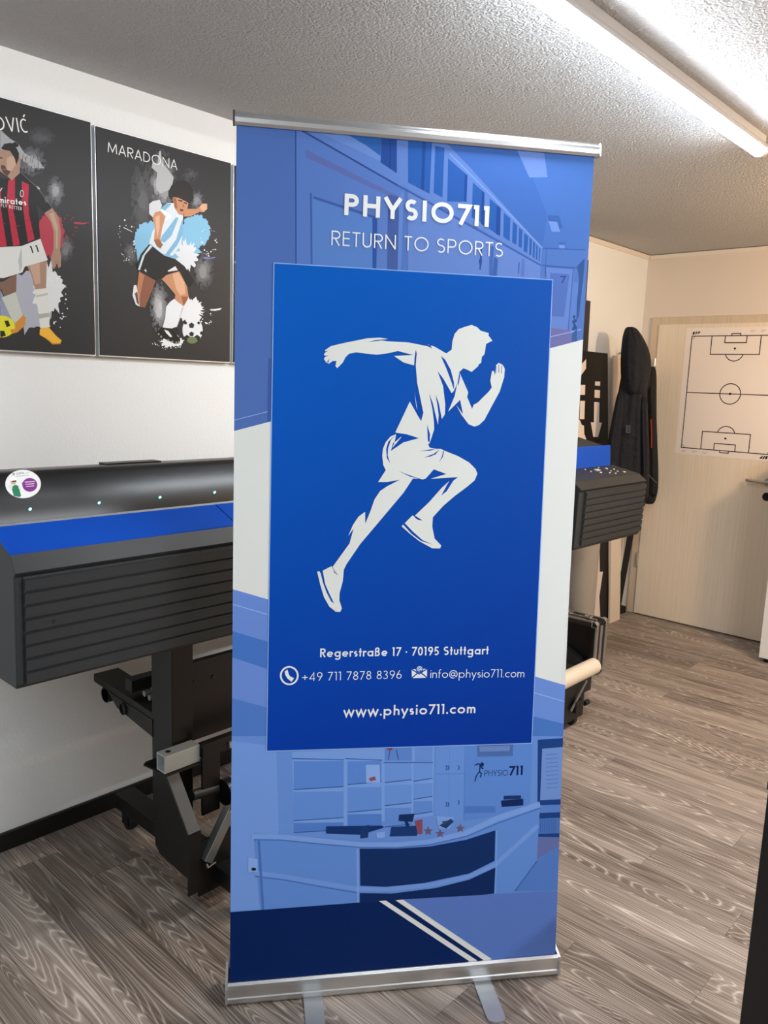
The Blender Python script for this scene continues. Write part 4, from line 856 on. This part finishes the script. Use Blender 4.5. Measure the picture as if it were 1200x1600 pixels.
# ------------------------------------------------------------------ things between the printer and the corner
def leaning(name, label, cat, xt, xb, ht, yt0, yt1, yb0, yb1, th_, m, group=None, draw=None, pm=None, base='#1b1716'):
    t = thing(name, label, cat, ((xb+th_/2), (yb0+yb1)/2, 0), 0, group)
    P0, P1, P2, P3 = Vector((xb, yb0, 0)), Vector((xb, yb1, 0)), Vector((xt, yt1, ht)), Vector((xt, yt0, ht))
    n = (P1-P0).cross(P3-P0).normalized(); n = n if n.x > 0 else -n
    bd_ = MB().add([P0, P1, P2, P3]+[q_+n*th_ for q_ in (P0, P1, P2, P3)], [(3, 2, 1, 0), (4, 5, 6, 7), (0, 1, 5, 4), (1, 2, 6, 5), (2, 3, 7, 6), (3, 0, 4, 7)])
    if draw:
        up = (P3-P0); ey = (up-Vector((0, up.y, 0))).normalized()
        p_ = Print(P0+n*th_, n, (0, 1, 0), ey); draw(p_)
        p_.build('sign_face', pm, t, board=bd_, base=base)
    else: bd_.build('board', m, t)
    return t
zD = (860, 380, 5); zE = (870, 840, 8.571)
def draw_sign(p):
    p.lim = (0, 1.2, 0, 1.8); c_ = '#e6d8cb'
    for a in ([(350, 1080), (390, 1082), (388, 1115), (348, 1112)], [(346, 1145), (388, 1148), (386, 1210), (344, 1206)], [(342, 1240), (384, 1244), (380, 1400), (403, 1402), (372, 1515), (335, 1512), (315, 1398), (340, 1400)],
              [(280, 905), (278, 980), (225, 1052), (225, 965)], [(215, 1108), (272, 1106), (270, 1185), (212, 1185)], [(232, 1232), (270, 1232), (265, 1375), (228, 1375)], [(190, 1372), (230, 1380), (245, 1420), (262, 1425), (265, 1490), (278, 1525), (300, 1640), (180, 1640)]): p.poly(a, c_, zD)
    p.poly([(350, 60), (560, 60), (572, 130), (575, 460), (618, 455), (570, 790), (578, 985), (590, 1200), (300, 1200)], c_, zE)
    p.line([(496, 445), (512, 450)], .006, '#1b1716', zE); p.line([(496, 500), (510, 510), (512, 555), (492, 566)], .006, '#1b1716', zE)
leaning('leaning_board', 'tall black board leaning in the corner behind the black and white sign', 'board', .001, .04, 2.31, -1.40, -.815, -1.40, -.815, .008, MT['blackm'], 'boards leaning near the corner')
leaning('leaning_board', 'slim dark board edge showing beside the tall black board', 'board', .014, .06, 2.075, -1.2, -.772, -1.2, -.772, .005, MT['anth2'], 'boards leaning near the corner')
leaning('leaning_sign', 'black sign board with white blocks and a downward arrow leaning on the wall', 'sign', .03, .105, 1.775, -1.2, -.545, -1.2, -.37, .012, None, None, draw_sign, PMS)
leaning('leaning_board', 'cream board leaning upright between the arrow sign and the jackets', 'board', .045, .125, 1.765, -.49, -.345, -.395, -.25, .012, MT['cream'], 'boards leaning near the corner')

vr = thing('vinyl_roll', 'thick grey roll standing upright on the floor behind the metal case', 'roll', (.26, -1.09, 0))
MB().tube((.26, -1.09, 0), (.26, -1.09, .82), .10, 40, inner=.04).build('roll_body', MT['vinyl'], vr, smooth=True)

# metal case
cs = thing('metal_case', 'open black case with metal edges standing on the floor by the paper tube', 'case', (.33, -1.36, 0))
X0, X1, Y0, Y1, Z1 = .14, .562, -1.425, -1.295, .315
b = MB(); b.box(X0+.008, X1-.008, Y0+.05, Y1-.006, .008, Z1-.008); b.build('shell', MT['case'], cs)
b = MB(); b.box(X0+.008, X1-.008, Y0+.004, Y0+.05, .008, .03); b.build('rim', MT['case'], cs)
MB().box(X0+.008, X1-.008, Y0+.004, Y0+.05, Z1-.034, Z1-.006).build('rim', MT['dark'], cs)
MB().box(X1-.03, X1-.006, Y0+.004, Y0+.05, .03, Z1-.034).build('rim', MT['case'], cs)
MB().box(X0+.008, X0+.03, Y0+.004, Y0+.05, .03, Z1-.034).build('rim', MT['case'], cs)
for yy in (Y0, Y0+.048, Y1-.026):
    w_ = .026
    MB().box(X1-.010, X1, yy, yy+w_, .03, Z1-.03).build('edge_strip', MT['alu'], cs, bevel=.002)
    MB().box(X0+.03, X1-.03, yy, yy+w_*.5, Z1-.010, Z1).build('edge_strip', MT['alu'], cs, bevel=.002)
    MB().box(X0+.03, X1-.03, yy, yy+w_*.5, 0, .010).build('edge_strip', MT['alu'], cs, bevel=.002)
for yy in (Y0+.013, Y1-.013):
    for zz in (.017, Z1-.018):
        MB().prism_y([(X1-.032, zz-.018), (X1+.001, zz-.018 if zz > .1 else zz), (X1+.001, zz+(.004 if zz > .1 else .018)), (X1-.014, zz+.018) if zz > .1 else (X1-.01, zz+.018), (X1-.032, zz+.018)] if zz > .1 else
                     [(X1-.032, zz-.017), (X1-.012, zz-.017), (X1+.001, zz-.003), (X1+.001, zz+.018), (X1-.032, zz+.018)], yy-.015, yy+.015).build('corner_cap', MT['chrome'], cs, bevel=.004)
for x in (.36, .48):
    MB().box(x-.02, x+.02, Y0+.03, Y0+.075, Z1-.002, Z1+.006).build('latch', MT['chrome'], cs, bevel=.002)
    MB().tube((x-.015, Y0+.045, Z1+.009), (x+.015, Y0+.045, Z1+.009), .006, 12).build('latch_pin', MT['chrome'], cs)
MB().prism_y([(.30, .03), (.50, .03), (.47, .085), (.36, .135), (.30, .14)], Y0+.012, Y0+.049).build('foam_insert', MT['anth2'], cs, bevel=.002)

# short pole with a foot, leaning in the corner
pl = thing('leaning_pole', 'short black pole on a dark foot leaning in the corner below the jackets', 'pole', (.06, -.11, 0))
MB().prism([(.095, -.125, .74), (.125, -.105, .74), (.125, -.090, .74), (.095, -.110, .74)], 0, (-.058, -.012, -.70)).build('pole_shaft', MT['blackm'], pl)
MB().prism_z([(.02, -.16), (.05, -.05), (.09, -.06), (.075, -.17)], 0, .05).build('pole_foot', MT['blackm'], pl, bevel=.008)
hk = MB().path([(.001, -.10, 1.70), (.14, -.10, 1.69), (.16, -.10, 1.715)], .007, 10).build('coat_hook', MT['steel'], None); tag(hk, 'steel hook on the left wall holding the rear black jacket', 'hook', 'coat hooks in the corner')
hk = MB().path([(.001, -.30, 1.79), (.16, -.40, 1.80), (.18, -.42, 1.825)], .007, 10).build('coat_hook', MT['steel'], None); tag(hk, 'steel hook on the left wall holding the hooded front jacket', 'hook', 'coat hooks in the corner')

# jackets on the corner hooks
NJ = Vector((.42, -.9075, 0)); WJ = Vector((.9075, .42, 0))
def loft(name, rows, p0, depth, m, par, seed, fold=.12, n=56, power=2.0, closed_top=True, dshift=None):
    """rows: (py, left px, right px): outline of a hanging cloth; gives an upright lofted body with folds and real depth"""
    R = random.Random(seed); ph = [R.uniform(0, 6.28) for _ in range(6)]
    V = []; Fc = []; p0 = Vector(p0)
    for k, row in enumerate(rows):
        py, a, c_ = row[:3]; dp = row[3] if len(row) > 3 else depth
        Lp, Rp = hit(a, py, p0, NJ), hit(c_, py, p0, NJ); C = (Lp+Rp)/2; w_ = (Rp-Lp).length/2
        for i in range(n):
            t_ = 2*math.pi*i/n; cx, sx = math.cos(t_), math.sin(t_)
            q = 1+fold*(math.sin(5*t_+ph[0]+k*.25)*.5+math.sin(9*t_+ph[1]-k*.35)*.35+math.sin(14*t_+ph[2]+k*.6)*.2)*abs(sx)**.6
            X = math.copysign(abs(cx)**(2/power), cx)*w_; Y = math.copysign(abs(sx)**(2/power), sx)*dp*q
            V.append(C+WJ*X+NJ*Y)
    for k in range(len(rows)-1):
        for i in range(n):
            j = (i+1) % n; Fc.append([k*n+i, k*n+j, (k+1)*n+j, (k+1)*n+i])
    Fc.append(list(range(n))); Fc.append([len(V)-n+i for i in reversed(range(n))])
    b_ = MB().add(V, Fc)
    o_ = b_.build(name, m, par, smooth=True)
    o_.modifiers.new('sub', 'SUBSURF').render_levels = 1
    return o_
jb = thing('jacket', 'black sports jacket with red piping hanging rearmost beside the door frame', 'jacket', (.18, -.16, 1.75), 0, 'jackets hanging in the corner')
J2 = (.19, -.13, 0)
loft('jacket_body', [(572, 1008, 1022, .02), (576, 1003, 1026, .05), (600, 1000, 1026), (640, 997, 1026), (680, 995, 1026), (710, 995, 1028), (740, 996, 1028), (765, 1000, 1028), (783, 1004, 1025, .05), (788, 1008, 1019, .03)], J2, .065, MT['cloth2'], jb, 5)
loft('sleeve', [(600, 1012, 1022, .02), (640, 1013, 1026), (690, 1014, 1027), (730, 1014, 1029), (765, 1013, 1029), (776, 1015, 1026, .02)], Vector(J2)+NJ*.055, .03, MT['cloth2'], jb, 6)
pts = [hit(x, y, Vector(J2)+NJ*.088, NJ) for x, y in ((1017, 655), (1018, 675), (1018, 700))]
MB().path(pts, .004, 8).build('piping', MT['red'], jb)['label'] = 'red piping stripe'
pts = [hit(x, y, Vector(J2)+NJ*.088, NJ) for x, y in ((1010, 735), (1016, 745), (1026, 755))]
MB().path(pts, .003, 8).build('cuff_seam', MT['patch'], jb)
ja = thing('jacket', 'dark navy hooded jacket hanging in front in the corner', 'jacket', (.15, -.33, 1.9), 0, 'jackets hanging in the corner')
J1 = (.254, -.58, 0)
loft('jacket_body', [(575, 974, 1010, .04), (590, 970, 1011, .07), (606, 967, 1011), (640, 962, 1010), (680, 955, 1010), (720, 947, 1011), (760, 946, 1011), (785, 947, 1010), (792, 952, 1006, .06)], J1, .085, MT['cloth'], ja, 7, .16)
loft('hood', [(511, 979, 991, .05), (513.5, 976.5, 996, .07), (525, 972.5, 1004), (540, 971, 1012), (555, 969.5, 1017), (570, 969.5, 1018), (585, 969.5, 1016), (597, 971, 1013), (610, 972, 1010), (620, 975, 1006, .06)], Vector(J1)+NJ*.02, .09, MT['cloth'], ja, 9, .10)
loft('sleeve', [(606, 966, 976, .03), (640, 959, 977), (680, 951, 973), (720, 945, 968), (760, 943, 966), (790, 945, 964, .03)], Vector(J1)+NJ*.05, .045, MT['cloth'], ja, 10, .12)
loft('sleeve', [(612, 1000, 1010, .03), (650, 1000, 1013), (690, 1001, 1014), (730, 1002, 1015), (770, 1002, 1014), (784, 1004, 1012, .03)], Vector(J1)+NJ*.045, .04, MT['cloth'], ja, 12, .12)
p = Print(Vector(J1)+NJ*.105, NJ, WJ, (0, 0, 1)); zF = (870, 660, 6.667)
p.poly([(722, 32), (768, 30), (762, 112), (718, 108)], '#54555e', zF); p.poly([(730, 40), (760, 38), (755, 104), (726, 101)], '#1b1c24', zF); p.poly([(738, 50), (750, 48), (746, 90), (733, 92)], '#474852', zF)
p.build('brand_patch', PMS, ja)

# ------------------------------------------------------------------ tactics sheet on the door
ts = thing('tactics_poster', 'white football pitch diagram sheet stuck on the pale door', 'poster', (.637, -.0275, 1.15))
XC, U0, V0 = .637, .318, 1.150
p = Print((U0, -.0280, V0), (0, -1, 0), (1, 0, 0), (0, 0, 1), lim=(0, .637, 0, .815)); p.step = 2e-5
bd_ = MB().box(U0, .955, -.0280, -.0275, V0, 1.965); K = '#17131a'
def ln(pts, w_=.0058, closed=False): p.line([(x-U0, z-V0) for x, z in pts], w_, K, uv=True, closed=closed); p.k -= 1
ln([(.358, 1.191), (.916, 1.191), (.916, 1.913), (.358, 1.913)], closed=True); ln([(.358, 1.552), (.916, 1.552)])
ln([(XC+.064*math.cos(i*.1571), 1.552+.064*math.sin(i*.1571)) for i in range(40)], closed=True)
p.polyuv([(XC-U0+.008*math.cos(i*.5), 1.552-V0+.008*math.sin(i*.5)) for i in range(13)], K)
for z0_, s in ((1.913, -1), (1.191, 1)):
    ln([(XC-.150, z0_), (XC-.150, z0_+s*.115), (XC+.150, z0_+s*.115), (XC+.150, z0_)]); ln([(XC-.066, z0_), (XC-.066, z0_+s*.043), (XC+.066, z0_+s*.043), (XC+.066, z0_)])
    ln([(XC-.027, z0_), (XC-.027, z0_-s*.013), (XC+.027, z0_-s*.013), (XC+.027, z0_)])
    ln([(XC+.056*math.cos(a_), z0_+s*(.100+.056*math.sin(a_))) for a_ in [math.radians(18+i*9) for i in range(17)]])
    p.polyuv([(XC-U0+.007*math.cos(i*.5), z0_+s*.079-V0+.007*math.sin(i*.5)) for i in range(13)], K)
    for xs, sx in ((.358, 1), (.916, -1)): ln([(xs+sx*.019*math.cos(i*.2618), z0_+s*.019*math.sin(i*.2618)) for i in range(7)], .003)
def small(u, z, s):
    for i in range(2): p.line([(u-U0, z-V0-s*.008*i), (u+.035*(1-.3*i)-U0, z-V0-s*.008*i)], .0016, '#6d6570', uv=True)
for u in (.72, .78, .84): small(u, 1.945, 1)
for u in (.36, .43, .50): small(u, 1.172, 1)
p.text('BFP', (608, 315), (668, 312), (616, 292), .26, K, (960, 460, 5), track=.1, shear=.25)
# the same mark upside down at the lower right
G = glyphs(.26); x = 0
for ch in 'BFP':
    for q in G[ch][0]:
        V_, F_ = stroke(q, .26); p.tris([(.905-U0-(vx+x+.25*vy)*.024, 1.181-V0-vy*.02) for vx, vy in V_], F_, K)
    x += G[ch][1]+.1
p.build('sheet', PMS, ts, board=bd_, base='#efe4da')

# ------------------------------------------------------------------ cabinets at the right edge
wc = thing('glass_door_cabinet', 'white cabinet with a glass front beside the door at the right edge', 'cabinet', (1.33, -.23, 0))
cx0, cx1, cy0, cy1, ch_ = 1.10, 1.56, -.43, -.03, 1.25
b = MB(); b.box(cx0, cx0+.018, cy0+.02, cy1, .03, ch_); b.build('side_panel', MT['white'], wc)
MB().box(cx1-.018, cx1, cy0+.02, cy1, .03, ch_).build('side_panel', MT['white'], wc)
MB().box(cx0+.018, cx1-.018, cy1-.012, cy1, .03, ch_).build('back_panel', MT['white'], wc)
for z in (.03, .62, ch_-.018): MB().box(cx0+.018, cx1-.018, cy0+.022, cy1-.012, z, z+.018).build('shelf', MT['white'], wc)
b = MB(); o4 = [(cx0, .03), (cx1, .03), (cx1, ch_), (cx0, ch_)]; i4 = [(cx0+.05, .085), (cx1-.05, .085), (cx1-.05, ch_-.05), (cx0+.05, ch_-.05)]
b.add([(x, y, z) for y in (cy0, cy0+.019) for x, z in o4+i4], [f for i in range(4) for j in [(i+1) % 4] for f in ([i, j, 4+j, 4+i], [8+j, 8+i, 12+i, 12+j], [i, 8+i, 8+j, j], [4+i, 4+j, 12+j, 12+i])])
dd = b.build('door', MT['white'], wc, bevel=.002)
MB().box(cx0+.048, cx1-.048, cy0+.008, cy0+.012, .083, ch_-.048).build('glass_pane', MT['glass'], dd)
for x in (cx0+.03, cx1-.03):
    for y in (cy0+.05, cy1-.05): MB().tube((x, y, 0), (x, y, .03), .014, 12).build('foot', MT['rubber'], wc)
bc = thing('black_stand', 'glossy black stand cut off by the lower right picture edge', 'stand', (2.15, -3.46, 0))
MB().box(2.047, 2.25, -3.575, -3.36, .0, .74).build('stand_body', MT['gloss'], bc, bevel=.004)
MB().box(2.045, 2.253, -3.578, -3.357, .74, .76).build('stand_top', MT['gloss'], bc, bevel=.003)
